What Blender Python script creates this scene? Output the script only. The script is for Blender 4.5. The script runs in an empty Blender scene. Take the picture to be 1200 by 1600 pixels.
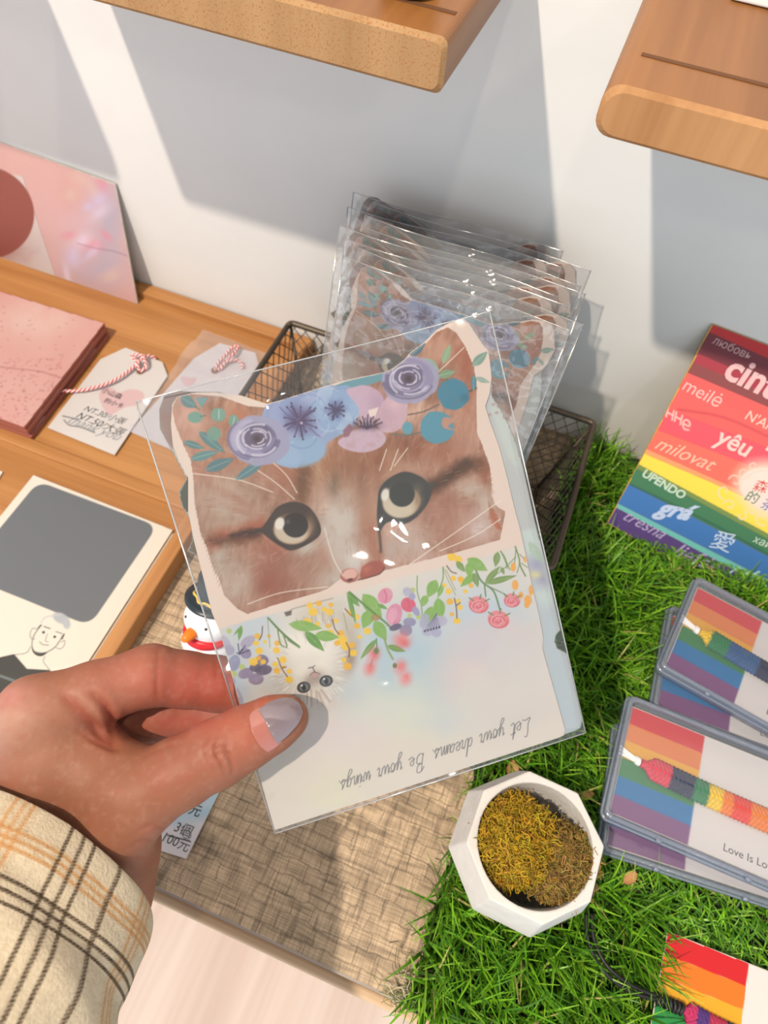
import bpy, bmesh, math, random
import numpy as np
from mathutils import Vector, Matrix
rng = np.random.default_rng(7)
random.seed(7)
SC = bpy.context.scene
COL = SC.collection

# ------------------------------------------------------------------ camera, light, exposure
F = 1080.0                                   # focal length in pixels of the 1200 x 1600 frame
CAM = np.array([0.0, -0.35, 1.15])
RW = np.array([[0.93037545, 0.36160153, 0.06038095],      # camera right / down / forward in the room
               [0.33944484, -0.78745981, -0.51447473],
               [-0.13848728, 0.49915066, -0.85537704]])
cd_ = bpy.data.cameras.new('camera')
cam = bpy.data.objects.new('camera', cd_); COL.objects.link(cam)
cd_.sensor_fit = 'VERTICAL'; cd_.sensor_height = 24.0; cd_.lens = F / 1600 * 24.0
cd_.clip_start = 0.01; cd_.clip_end = 50
cam.matrix_world = Matrix(((RW[0][0], -RW[1][0], -RW[2][0], CAM[0]),
                           (RW[0][1], -RW[1][1], -RW[2][1], CAM[1]),
                           (RW[0][2], -RW[1][2], -RW[2][2], CAM[2]), (0, 0, 0, 1)))
cd_.dof.use_dof = True; cd_.dof.focus_distance = 0.262; cd_.dof.aperture_fstop = 10.0
SC.camera = cam
SC.view_settings.view_transform = 'Standard'; SC.view_settings.look = 'None'
SC.view_settings.gamma = 1.0; SC.view_settings.use_curve_mapping = False
SC.view_settings.exposure = 0.0
SC.cycles.transparent_max_bounces = 64
SC.cycles.max_bounces = 10
wd = bpy.data.worlds.new('shop_daylight'); SC.world = wd; wd.use_nodes = True
wd.node_tree.nodes['Background'].inputs[0].default_value = (0.88, 0.955, 1.03, 1)
_n = wd.node_tree; _tc = _n.nodes.new('ShaderNodeTexCoord'); _sp = _n.nodes.new('ShaderNodeSeparateXYZ'); _n.links.new(_tc.outputs['Generated'], _sp.inputs[0])
_mr = _n.nodes.new('ShaderNodeValToRGB'); _n.links.new(_sp.outputs[2], _mr.inputs[0])      # daylight comes in low through the shop front, the ceiling is darker
_mr.color_ramp.elements[0].position = 0.0; _mr.color_ramp.elements[0].color = (1, 1, 1, 1); _mr.color_ramp.elements[1].position = 0.85; _mr.color_ramp.elements[1].color = (.10, .10, .10, 1)
_mu = _n.nodes.new('ShaderNodeMath'); _mu.operation = 'MULTIPLY'; _mu.inputs[1].default_value = 1.66; _n.links.new(_mr.outputs[0], _mu.inputs[0]); _n.links.new(_mu.outputs[0], _n.nodes['Background'].inputs[1])
def lamp(name, loc, power, color, radius):
    l = bpy.data.lights.new(name, 'POINT'); l.energy = power; l.color = color; l.shadow_soft_size = radius
    o = bpy.data.objects.new(name, l); COL.objects.link(o); o.location = loc
lamp('warm_spot_lamp', (-0.56, -0.99, 2.40), 148.0, (1.0, 0.865, 0.705), 0.024)
lamp('second_spot_lamp', (0.12, -0.72, 2.25), 12.0, (1.0, 0.86, 0.68), 0.02)
lamp('third_spot_lamp', (0.74, -1.27, 1.92), 7.0, (1.0, 0.93, 0.84), 0.034)

# ------------------------------------------------------------------ geometry helpers
def ray(px, py): return np.array([(px - 600) / F, (py - 800) / F, 1.0]) @ RW
def at_z(px, py, z):
    d = ray(px, py); return CAM + d * ((z - CAM[2]) / d[2])
def at_y(px, py, y):
    d = ray(px, py); return CAM + d * ((y - CAM[1]) / d[1])
def proj(P):
    c = (np.asarray(P) - CAM) @ RW.T
    return np.stack([600 + F * c[..., 0] / c[..., 2], 800 + F * c[..., 1] / c[..., 2]], -1)
def unit(v): v = np.asarray(v, float); return v / np.linalg.norm(v)
class Plane:
    def __init__(s, O, U, V):
        s.O = np.asarray(O, float); s.U = unit(U); V = np.asarray(V, float)
        s.V = unit(V - s.U * (V @ s.U)); s.N = np.cross(s.U, s.V)
        if s.N @ (CAM - s.O) < 0: s.N = -s.N
    def px(s, p):
        d = ray(*p); P = CAM + d * (((s.O - CAM) @ s.N) / (d @ s.N)); return np.array([(P - s.O) @ s.U, (P - s.O) @ s.V])
    def w(s, uv, h=0.0):
        uv = np.asarray(uv, float); return s.O + uv[..., 0:1] * s.U + uv[..., 1:2] * s.V + s.N * h
def flat(z): return Plane((0, 0, z), (1, 0, 0), (0, 1, 0))
def lin(c):
    c = np.clip(np.asarray(c, float) / 255.0, 0, 1)
    return np.where(c <= .04045, c / 12.92, ((c + .055) / 1.055) ** 2.4)
def rgba(c): return (*[float(x) for x in lin(c)], 1.0)

MATS = {}
def mat(name, color=(200, 200, 200), rough=.5, metal=0., bump=0., bscale=200., var=0., vscale=60., sss=0., trans=0., spec=.5, attr=False, coat=0., stretch=None):
    if name in MATS: return MATS[name]
    m = bpy.data.materials.new(name); m.use_nodes = True; nt = m.node_tree; b = nt.nodes['Principled BSDF']
    b.inputs['Roughness'].default_value = rough; b.inputs['Metallic'].default_value = metal
    b.inputs['Specular IOR Level'].default_value = spec; b.inputs['Coat Weight'].default_value = coat
    if sss: b.inputs['Subsurface Weight'].default_value = sss; b.inputs['Subsurface Radius'].default_value = (.006, .002, .001); b.inputs['Subsurface Scale'].default_value = 1.0
    tc = nt.nodes.new('ShaderNodeTexCoord'); src = tc.outputs['Object']
    if stretch:
        mp = nt.nodes.new('ShaderNodeMapping'); mp.inputs['Scale'].default_value = stretch; nt.links.new(src, mp.inputs[0]); src = mp.outputs[0]
    base = None
    if attr:
        a = nt.nodes.new('ShaderNodeVertexColor'); a.layer_name = 'Col'; base = a.outputs[0]
    else:
        r = nt.nodes.new('ShaderNodeRGB'); r.outputs[0].default_value = rgba(color); base = r.outputs[0]
    if var:
        n = nt.nodes.new('ShaderNodeTexNoise'); n.inputs['Scale'].default_value = vscale; n.inputs['Detail'].default_value = 6; nt.links.new(src, n.inputs['Vector'])
        mr = nt.nodes.new('ShaderNodeMapRange'); mr.inputs[1].default_value = .3; mr.inputs[2].default_value = .7; mr.inputs[3].default_value = 1 - var; mr.inputs[4].default_value = 1 + var
        nt.links.new(n.outputs[0], mr.inputs[0])
        vm = nt.nodes.new('ShaderNodeVectorMath'); vm.operation = 'SCALE'; nt.links.new(base, vm.inputs[0]); nt.links.new(mr.outputs[0], vm.inputs['Scale']); base = vm.outputs[0]
    nt.links.new(base, b.inputs['Base Color'])
    if bump:
        n = nt.nodes.new('ShaderNodeTexNoise'); n.inputs['Scale'].default_value = bscale; n.inputs['Detail'].default_value = 4; nt.links.new(src, n.inputs['Vector'])
        bp = nt.nodes.new('ShaderNodeBump'); bp.inputs['Strength'].default_value = bump; bp.inputs['Distance'].default_value = .001
        nt.links.new(n.outputs[0], bp.inputs['Height']); nt.links.new(bp.outputs[0], b.inputs['Normal'])
    MATS[name] = m; return m
def film_mat(name, tint=(255, 255, 255), base=.05, edge=.55, haze=.04, rough=.06, bump=.25, bscale=45., stretch=(1, 1, 1), dcol=(.85, .87, .9), bdist=.004):
    if name in MATS: return MATS[name]
    m = bpy.data.materials.new(name); m.use_nodes = True; nt = m.node_tree; nt.nodes.remove(nt.nodes['Principled BSDF'])
    out = nt.nodes['Material Output']; T = nt.nodes.new('ShaderNodeBsdfTransparent'); T.inputs[0].default_value = rgba(tint)
    G = nt.nodes.new('ShaderNodeBsdfGlossy'); G.inputs['Roughness'].default_value = rough
    D = nt.nodes.new('ShaderNodeBsdfDiffuse'); D.inputs[0].default_value = (*dcol, 1)
    lw = nt.nodes.new('ShaderNodeLayerWeight'); lw.inputs[0].default_value = .5
    pw = nt.nodes.new('ShaderNodeMath'); pw.operation = 'POWER'; pw.inputs[1].default_value = 3.5; nt.links.new(lw.outputs['Facing'], pw.inputs[0])
    ma = nt.nodes.new('ShaderNodeMath'); ma.operation = 'MULTIPLY_ADD'; ma.inputs[1].default_value = edge; ma.inputs[2].default_value = base; nt.links.new(pw.outputs[0], ma.inputs[0])
    m1 = nt.nodes.new('ShaderNodeMixShader'); m1.inputs[0].default_value = haze; nt.links.new(T.outputs[0], m1.inputs[1]); nt.links.new(D.outputs[0], m1.inputs[2])
    m2 = nt.nodes.new('ShaderNodeMixShader'); nt.links.new(ma.outputs[0], m2.inputs[0]); nt.links.new(m1.outputs[0], m2.inputs[1]); nt.links.new(G.outputs[0], m2.inputs[2])
    nt.links.new(m2.outputs[0], out.inputs[0])
    tc = nt.nodes.new('ShaderNodeTexCoord'); mp = nt.nodes.new('ShaderNodeMapping'); mp.inputs['Scale'].default_value = stretch
    n = nt.nodes.new('ShaderNodeTexNoise'); n.inputs['Scale'].default_value = bscale; n.inputs['Detail'].default_value = 2
    nt.links.new(tc.outputs['Object'], mp.inputs[0]); nt.links.new(mp.outputs[0], n.inputs['Vector'])
    bp = nt.nodes.new('ShaderNodeBump'); bp.inputs['Strength'].default_value = bump; bp.inputs['Distance'].default_value = bdist; nt.links.new(n.outputs[0], bp.inputs['Height'])
    nt.links.new(bp.outputs[0], G.inputs['Normal'])
    MATS[name] = m; return m

def tag(o, label=None, cat=None, group=None, kind=None):
    if label: o['label'] = label
    if cat: o['category'] = cat
    if group: o['group'] = group
    if kind: o['kind'] = kind
    return o
def thing(name, label, cat, loc=(0, 0, 0), group=None):
    o = bpy.data.objects.new(name, None); o.empty_display_size = .02; COL.objects.link(o); o.location = [float(x) for x in loc]
    return tag(o, label, cat, group)
def wmat(o):
    m = Matrix.LocRotScale(o.location, o.rotation_euler, o.scale)
    return wmat(o.parent) @ o.matrix_parent_inverse @ m if o.parent else m
def put(o, parent):
    if parent is not None:
        o.parent = parent; o.matrix_parent_inverse = wmat(parent).inverted()
    return o
class MB:
    """collects verts / faces (room coordinates), with a material index and a colour per vertex"""
    def __init__(s): s.v = []; s.f = []; s.m = []; s.c = []; s.n = 0
    def add(s, v, f, m=0, c=(1, 1, 1)):
        v = np.asarray(v, float); s.v.append(v)
        cc = np.asarray(c, float); cc = np.broadcast_to(cc, (len(v), 3)) if cc.ndim == 1 else cc
        s.c.append(cc)
        for q in f: s.f.append([int(i) + s.n for i in q]); s.m.append(m)
        s.n += len(v); return s
    def box(s, lo, hi, m=0, c=(1, 1, 1)):
        x0, y0, z0 = lo; x1, y1, z1 = hi
        v = [(x0, y0, z0), (x1, y0, z0), (x1, y1, z0), (x0, y1, z0), (x0, y0, z1), (x1, y0, z1), (x1, y1, z1), (x0, y1, z1)]
        return s.add(v, [(3, 2, 1, 0), (4, 5, 6, 7), (0, 1, 5, 4), (1, 2, 6, 5), (2, 3, 7, 6), (3, 0, 4, 7)], m, c)
    def tube(s, pts, r, n=8, m=0, c=(1, 1, 1), flatv=None, fl=1.0, cap=True):
        pts = np.asarray(pts, float); k = len(pts); r = np.broadcast_to(np.asarray(r, float), (k,))
        t = np.gradient(pts, axis=0); t /= np.linalg.norm(t, axis=1)[:, None] + 1e-12
        a = np.array(flatv, float) if flatv is not None else (np.array([0, 0, 1.]) if abs(t[0][2]) < .9 else np.array([1., 0, 0]))
        V = []
        for i in range(k):
            b = np.cross(t[i], a); b /= np.linalg.norm(b) + 1e-12; a2 = np.cross(b, t[i]); 
            if flatv is None: a = a2
            ang = np.arange(n) / n * 2 * np.pi
            V.append(pts[i] + r[i] * (np.cos(ang)[:, None] * b + fl * np.sin(ang)[:, None] * a2))
        V = np.concatenate(V)
        Fc = [(i * n + j, i * n + (j + 1) % n, (i + 1) * n + (j + 1) % n, (i + 1) * n + j) for i in range(k - 1) for j in range(n)]
        if cap: Fc += [tuple(range(n))[::-1], tuple((k - 1) * n + j for j in range(n))]
        cc = np.asarray(c, float)
        if cc.ndim == 2: cc = np.repeat(cc, n, axis=0)
        return s.add(V, Fc, m, cc)
    def lathe(s, prof, cx, cy, n=32, m=0, c=(1, 1, 1)):
        prof = np.asarray(prof, float); k = len(prof); ang = np.arange(n) / n * 2 * np.pi
        V = np.concatenate([np.stack([cx + r * np.cos(ang), cy + r * np.sin(ang), np.full(n, z)], -1) for r, z in prof])
        Fc = [(i * n + j, i * n + (j + 1) % n, (i + 1) * n + (j + 1) % n, (i + 1) * n + j) for i in range(k - 1) for j in range(n)]
        return s.add(V, Fc, m, c)
    def build(s, name, mats, parent=None, smooth=False, bevel=0., loc=None):
        me = bpy.data.meshes.new(name); v = np.concatenate(s.v)
        o = bpy.data.objects.new(name, me)
        base = np.array(loc, float) if loc is not None else np.zeros(3)
        me.from_pydata((v - base).tolist(), [], s.f); me.update()
        if not isinstance(mats, (list, tuple)): mats = [mats]
        for m in mats: me.materials.append(m)
        me.polygons.foreach_set('material_index', np.array(s.m, dtype=np.int32))
        if smooth: me.polygons.foreach_set('use_smooth', np.ones(len(s.f), dtype=bool))
        c = np.concatenate(s.c)
        at = me.color_attributes.new('Col', 'FLOAT_COLOR', 'POINT')
        at.data.foreach_set('color', np.concatenate([c, np.ones((len(c), 1))], 1).astype(np.float32).ravel())
        COL.objects.link(o)
        if loc is not None: o.location = [float(x) for x in base]
        if bevel:
            b = o.modifiers.new('bevel', 'BEVEL'); b.width = bevel; b.segments = 3; b.limit_method = 'ANGLE'
        return put(o, parent)
def catmull(P, n=8, closed=False):
    P = np.asarray(P, float); k = len(P); out = []
    idx = range(k) if closed else range(k - 1)
    for i in idx:
        g = (lambda j: P[j % k]) if closed else (lambda j: P[min(max(j, 0), k - 1)])
        a, b, c, d = g(i - 1), g(i), g(i + 1), g(i + 2)
        for t in np.arange(n) / n:
            out.append(.5 * (2 * b + (c - a) * t + (2 * a - 5 * b + 4 * c - d) * t * t + (3 * b - a - 3 * c + d) * t ** 3))
    if not closed: out.append(P[-1])
    return np.array(out)

# ------------------------------------------------------------------ a little painter for printed paper
def vnoise(P, scale, seed=0, octv=3, stretch=(1, 1), rot=0.):
    c, s_ = math.cos(rot), math.sin(rot)
    x = (P[:, 0] * c + P[:, 1] * s_) / scale / stretch[0]; y = (-P[:, 0] * s_ + P[:, 1] * c) / scale / stretch[1]
    tot = np.zeros(len(P)); amp = 1.; na = 0
    for o in range(octv):
        g = np.random.default_rng(seed * 31 + o).random((64, 64))
        xi = np.floor(x).astype(int); yi = np.floor(y).astype(int); fx = x - xi; fy = y - yi
        fx = fx * fx * (3 - 2 * fx); fy = fy * fy * (3 - 2 * fy)
        q = lambda i, j: g[(xi + i) % 64, (yi + j) % 64]
        tot += amp * ((q(0, 0) * (1 - fx) + q(1, 0) * fx) * (1 - fy) + (q(0, 1) * (1 - fx) + q(1, 1) * fx) * fy)
        na += amp; amp *= .5; x = x * 2.03 + 5.1; y = y * 2.03 + 9.7
    return tot / na
def poly_sd(P, pts):
    pts = np.asarray(pts, float); n = len(pts); best = np.full(len(P), 1e18); ins = np.zeros(len(P), bool)
    for i in range(n):
        a = pts[i]; b = pts[(i + 1) % n]; e = b - a; w = P - a
        t = np.clip((w @ e) / (e @ e + 1e-12), 0, 1); d = w - t[:, None] * e
        best = np.minimum(best, (d * d).sum(1))
        cnd = (a[1] > P[:, 1]) != (b[1] > P[:, 1])
        if abs(e[1]) > 1e-12: ins ^= cnd & (P[:, 0] < e[0] * (P[:, 1] - a[1]) / e[1] + a[0])
    d = np.sqrt(best); return np.where(ins, -d, d)
def line_d(P, pts, wts=None):
    pts = np.asarray(pts, float); best = np.full(len(P), 1e18); tt = np.zeros(len(P))
    for i in range(len(pts) - 1):
        a = pts[i]; e = pts[i + 1] - a; w = P - a
        t = np.clip((w @ e) / (e @ e + 1e-12), 0, 1); d = w - t[:, None] * e; d = (d * d).sum(1)
        k = d < best; best = np.where(k, d, best); tt = np.where(k, i + t, tt)
    return np.sqrt(best), tt / (len(pts) - 1)
class Canvas:
    def __init__(s, P, base):
        s.P0 = P; s.P = P.copy(); s.col = np.tile(np.asarray(base, float), (len(P), 1))
    def wob(s, amp, scale, seed=3):
        s.P = s.P0 + amp * np.stack([vnoise(s.P0, scale, seed) - .5, vnoise(s.P0, scale, seed + 50) - .5], -1) * 2 if amp else s.P0
    def _mix(s, idx, a, color):
        s.col[idx] += a[:, None] * (np.asarray(color, float) - s.col[idx])
    def _box(s, lo, hi): return np.nonzero(((s.P > lo) & (s.P < hi)).all(1))[0]
    def fill(s, color, a): s._mix(np.arange(len(s.P)), np.broadcast_to(a, (len(s.P),)), color)
    def poly(s, pts, color, a=1., soft=1., smooth=0, tex=0., tscale=8., seed=1):
        pts = catmull(pts, smooth, True) if smooth else np.asarray(pts, float)
        i = s._box(pts.min(0) - soft - 1, pts.max(0) + soft + 1)
        if not len(i): return
        d = poly_sd(s.P[i], pts); al = a * np.clip(.5 - d / soft, 0, 1)
        if tex: al = al * np.clip(1 - tex + 2 * tex * (vnoise(s.P0[i], tscale, seed)), 0, 1)
        s._mix(i, al, color)
    def ell(s, cx, cy, rx, ry, color, a=1., soft=1., ang=0., tex=0., tscale=8., seed=1):
        R = max(rx, ry) + soft + 1; i = s._box(np.array([cx - R, cy - R]), np.array([cx + R, cy + R]))
        if not len(i): return
        q = s.P[i] - (cx, cy); c, n = math.cos(math.radians(ang)), math.sin(math.radians(ang))
        x = (q[:, 0] * c + q[:, 1] * n) / rx; y = (-q[:, 0] * n + q[:, 1] * c) / ry
        d = (np.sqrt(x * x + y * y) - 1) * min(rx, ry); al = a * np.clip(.5 - d / soft, 0, 1)
        if tex: al = al * np.clip(1 - tex + 2 * tex * (vnoise(s.P0[i], tscale, seed)), 0, 1)
        s._mix(i, al, color)
    def blob(s, cx, cy, rx, ry, color, a=1., ang=0., tex=.5, tscale=14., seed=1):
        R = max(rx, ry) * 1.9; i = s._box(np.array([cx - R, cy - R]), np.array([cx + R, cy + R]))
        if not len(i): return
        q = s.P[i] - (cx, cy); c, n = math.cos(math.radians(ang)), math.sin(math.radians(ang))
        x = (q[:, 0] * c + q[:, 1] * n) / rx; y = (-q[:, 0] * n + q[:, 1] * c) / ry
        al = np.exp(-(x * x + y * y) * 1.1) * a; al *= np.clip((1.9 - np.sqrt(x * x + y * y)) * 3, 0, 1)
        if tex: al *= np.clip(1 - tex + 2 * tex * vnoise(s.P0[i], tscale, seed), 0, 1.2)
        s._mix(i, np.clip(al, 0, 1), color)
    def stroke(s, pts, w, color, a=1., soft=1., smooth=6, taper=0.):
        pts = catmull(pts, smooth) if smooth and len(pts) > 2 else np.asarray(pts, float)
        i = s._box(pts.min(0) - w - soft, pts.max(0) + w + soft)
        if not len(i): return
        d, t = line_d(s.P[i], pts); ww = w * .5 * (1 - taper * t)
        s._mix(i, a * np.clip(.5 - (d - ww) / soft, 0, 1), color)
    def leaf(s, p0, p1, w, color, a=1., vein=None, bend=0.):
        p0 = np.array(p0, float); p1 = np.array(p1, float); e = p1 - p0; n = np.array([-e[1], e[0]]) / np.linalg.norm(e)
        t = np.linspace(0, 1, 9); prof = np.sin(np.pi * t ** .8) * w * .5; mid = p0 + t[:, None] * e + n * (bend * np.sin(np.pi * t))[:, None]
        s.poly(np.concatenate([mid + n * prof[:, None], (mid - n * prof[:, None])[::-1]]), color, a, 1.2, tex=.25, tscale=6)
        if vein: s.stroke([p0, mid[4], p0 + .85 * e], 1.0, vein, .6, 1., 4)

PRINT = mat('printed_paper', rough=.55, attr=True, spec=.35)
def sheet(name, plane, outline, painter, base, res=.0004, thick=.0004, parent=None, edge=(235, 225, 215), gain=.8, material=None, h0=0., smooth=0, plane_uv=False):
    """a printed sheet: paper body cut to the outline (pixels traced onto its plane) with the print on its face"""
    uv = np.array(outline, float) if plane_uv else np.array([plane.px(p) for p in outline])
    if smooth: uv = catmull(uv, smooth, True)
    lo, hi = uv.min(0), uv.max(0); nx = int((hi[0] - lo[0]) / res) + 2; ny = int((hi[1] - lo[1]) / res) + 2
    gx, gy = np.meshgrid(lo[0] + np.arange(nx) * res, lo[1] + np.arange(ny) * res); G = np.stack([gx.ravel(), gy.ravel()], -1)
    ins = poly_sd(G, uv) < -res * .1
    quad = np.arange(nx * ny).reshape(ny, nx); q = np.stack([quad[:-1, :-1], quad[:-1, 1:], quad[1:, 1:], quad[1:, :-1]], -1).reshape(-1, 4)
    q = q[ins[q].all(1)]; used = np.zeros(nx * ny, bool); used[q] = True; ids = np.cumsum(used) - 1; q = ids[q]; G = G[used]
    W = plane.w(G, h0 + .00004); P = proj(W)
    cv = Canvas(P, base); painter(cv); col = lin(np.clip(cv.col, 0, 255)) * gain
    n = len(uv); k = len(W)
    if np.cross(plane.U, plane.V) @ plane.N < 0: q = q[:, ::-1]
    body = np.concatenate([plane.w(uv, h0), plane.w(uv, h0 - thick)])
    fac = [list(range(k, k + n)), list(range(k + n, k + 2 * n))[::-1]] + [[k + i, k + (i + 1) % n, k + n + (i + 1) % n, k + n + i] for i in range(n)]
    me = bpy.data.meshes.new(name); me.from_pydata(np.concatenate([W, body]).tolist(), [], q.tolist() + fac); me.update()
    me.materials.append(material or PRINT)
    allc = np.concatenate([col, np.tile(lin(edge) * gain, (2 * n, 1))])
    at = me.color_attributes.new('Col', 'FLOAT_COLOR', 'POINT')
    at.data.foreach_set('color', np.concatenate([allc, np.ones((len(allc), 1))], 1).astype(np.float32).ravel())
    o = bpy.data.objects.new(name, me); COL.objects.link(o); return put(o, parent)

def text_tris(body, shear=0., bold=0.):
    cu = bpy.data.curves.new('lettering', 'FONT'); cu.body = body; cu.size = 1.0; cu.shear = shear; cu.offset = bold; cu.resolution_u = 3
    o = bpy.data.objects.new('lettering', cu); COL.objects.link(o)
    dg = bpy.context.evaluated_depsgraph_get(); me = bpy.data.meshes.new_from_object(o.evaluated_get(dg))
    v = np.array([tuple(x.co) for x in me.vertices]).reshape(-1, 3); f = [tuple(p.vertices) for p in me.polygons]
    bpy.data.objects.remove(o); bpy.data.curves.remove(cu); bpy.data.meshes.remove(me); return v, f
def lettering(plane, words, parent, h=.00012, gain=.8, name='lettering'):
    """words: (text, baseline start px, baseline end px, colour, shear, bold, height factor)"""
    mb = MB()
    for w in words:
        body, p0, p1, colr, sh, bo = w[:6]; hf = w[6] if len(w) > 6 else 1.
        v, f = text_tris(body, sh, bo)
        if not len(v): continue
        a = plane.px(p0); b = plane.px(p1); e = b - a; L = np.linalg.norm(e); e = e / L
        nrm = np.array([-e[1], e[0]])
        up = plane.px((p0[0] + (p1[1] - p0[1]) * .05, p0[1] - (p1[0] - p0[0]) * .05)) - a
        if nrm @ up < 0: nrm = -nrm
        x0 = v[:, 0].min(); sc = L / (v[:, 0].max() - x0)
        uv = a + ((v[:, 0:1] - x0) * e + v[:, 1:2] * hf * nrm) * sc
        mb.add(plane.w(uv, h), f, 0, lin(colr) * gain)
    return mb.build(name, PRINT, parent)

# ================================================================== the setting
def struct(o): return tag(o, kind='structure')
def wood(name, c1, c2, axis, scale=1.0, rough=.5, bump=.15, spec=.4, speck=None):
    """grain stretched along one axis of the room, two tones"""
    m = bpy.data.materials.new(name); m.use_nodes = True; nt = m.node_tree; b = nt.nodes['Principled BSDF']; b.inputs['Roughness'].default_value = rough
    b.inputs['Specular IOR Level'].default_value = spec
    tc = nt.nodes.new('ShaderNodeTexCoord'); mp = nt.nodes.new('ShaderNodeMapping')
    sc = [110 * scale] * 3; sc[axis] = 5 * scale; mp.inputs['Scale'].default_value = sc; nt.links.new(tc.outputs['Object'], mp.inputs[0])
    n = nt.nodes.new('ShaderNodeTexNoise'); n.inputs['Scale'].default_value = 1; n.inputs['Detail'].default_value = 5; n.inputs['Distortion'].default_value = .6; nt.links.new(mp.outputs[0], n.inputs['Vector'])
    mp2 = nt.nodes.new('ShaderNodeMapping'); sc2 = [900 * scale] * 3; sc2[axis] = 25 * scale; mp2.inputs['Scale'].default_value = sc2; nt.links.new(tc.outputs['Object'], mp2.inputs[0])
    n2 = nt.nodes.new('ShaderNodeTexNoise'); n2.inputs['Scale'].default_value = 1; n2.inputs['Detail'].default_value = 2; nt.links.new(mp2.outputs[0], n2.inputs['Vector'])
    ad = nt.nodes.new('ShaderNodeMath'); ad.operation = 'MULTIPLY_ADD'; ad.inputs[1].default_value = .35; nt.links.new(n2.outputs[0], ad.inputs[0]); nt.links.new(n.outputs[0], ad.inputs[2])
    cr = nt.nodes.new('ShaderNodeValToRGB'); cr.color_ramp.elements[0].position = .48; cr.color_ramp.elements[1].position = .88
    cr.color_ramp.elements[0].color = rgba(c2); cr.color_ramp.elements[1].color = rgba(c1); nt.links.new(ad.outputs[0], cr.inputs[0])
    last = cr.outputs[0]
    if speck:
        v = nt.nodes.new('ShaderNodeTexNoise'); v.inputs['Scale'].default_value = 1300; v.inputs['Detail'].default_value = 3; nt.links.new(tc.outputs['Object'], v.inputs['Vector'])
        r2 = nt.nodes.new('ShaderNodeValToRGB'); r2.color_ramp.elements[0].position = .36; r2.color_ramp.elements[1].position = .44
        mx = nt.nodes.new('ShaderNodeMix'); mx.data_type = 'RGBA'; nt.links.new(v.outputs[0], r2.inputs[0]); nt.links.new(r2.outputs[0], mx.inputs[0])
        mx.inputs[6].default_value = rgba(speck); nt.links.new(last, mx.inputs[7]); last = mx.outputs[2]
    nt.links.new(last, b.inputs['Base Color'])
    bp = nt.nodes.new('ShaderNodeBump'); bp.inputs['Strength'].default_value = bump; bp.inputs['Distance'].default_value = .0006; nt.links.new(ad.outputs[0], bp.inputs['Height']); nt.links.new(bp.outputs[0], b.inputs['Normal'])
    return m
M_wall = mat('painted_plaster', (216, 215, 213), rough=.75, bump=.35, bscale=38, var=.015, vscale=25)
wm = MB(); nxw, nzw = 2, 2
wm.box((-1.6, 0.0, 0.0), (1.6, 0.1, 2.6)); struct(wm.build('wall_back', M_wall))
M_floor = wood('pale_floorboards', (242, 224, 214), (220, 194, 180), 1, .12, .45, .1)
fm = MB(); fm.box((-1.6, -2.2, -.1), (1.6, 0.0, 0.0)); struct(fm.build('floor', M_floor))

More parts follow.
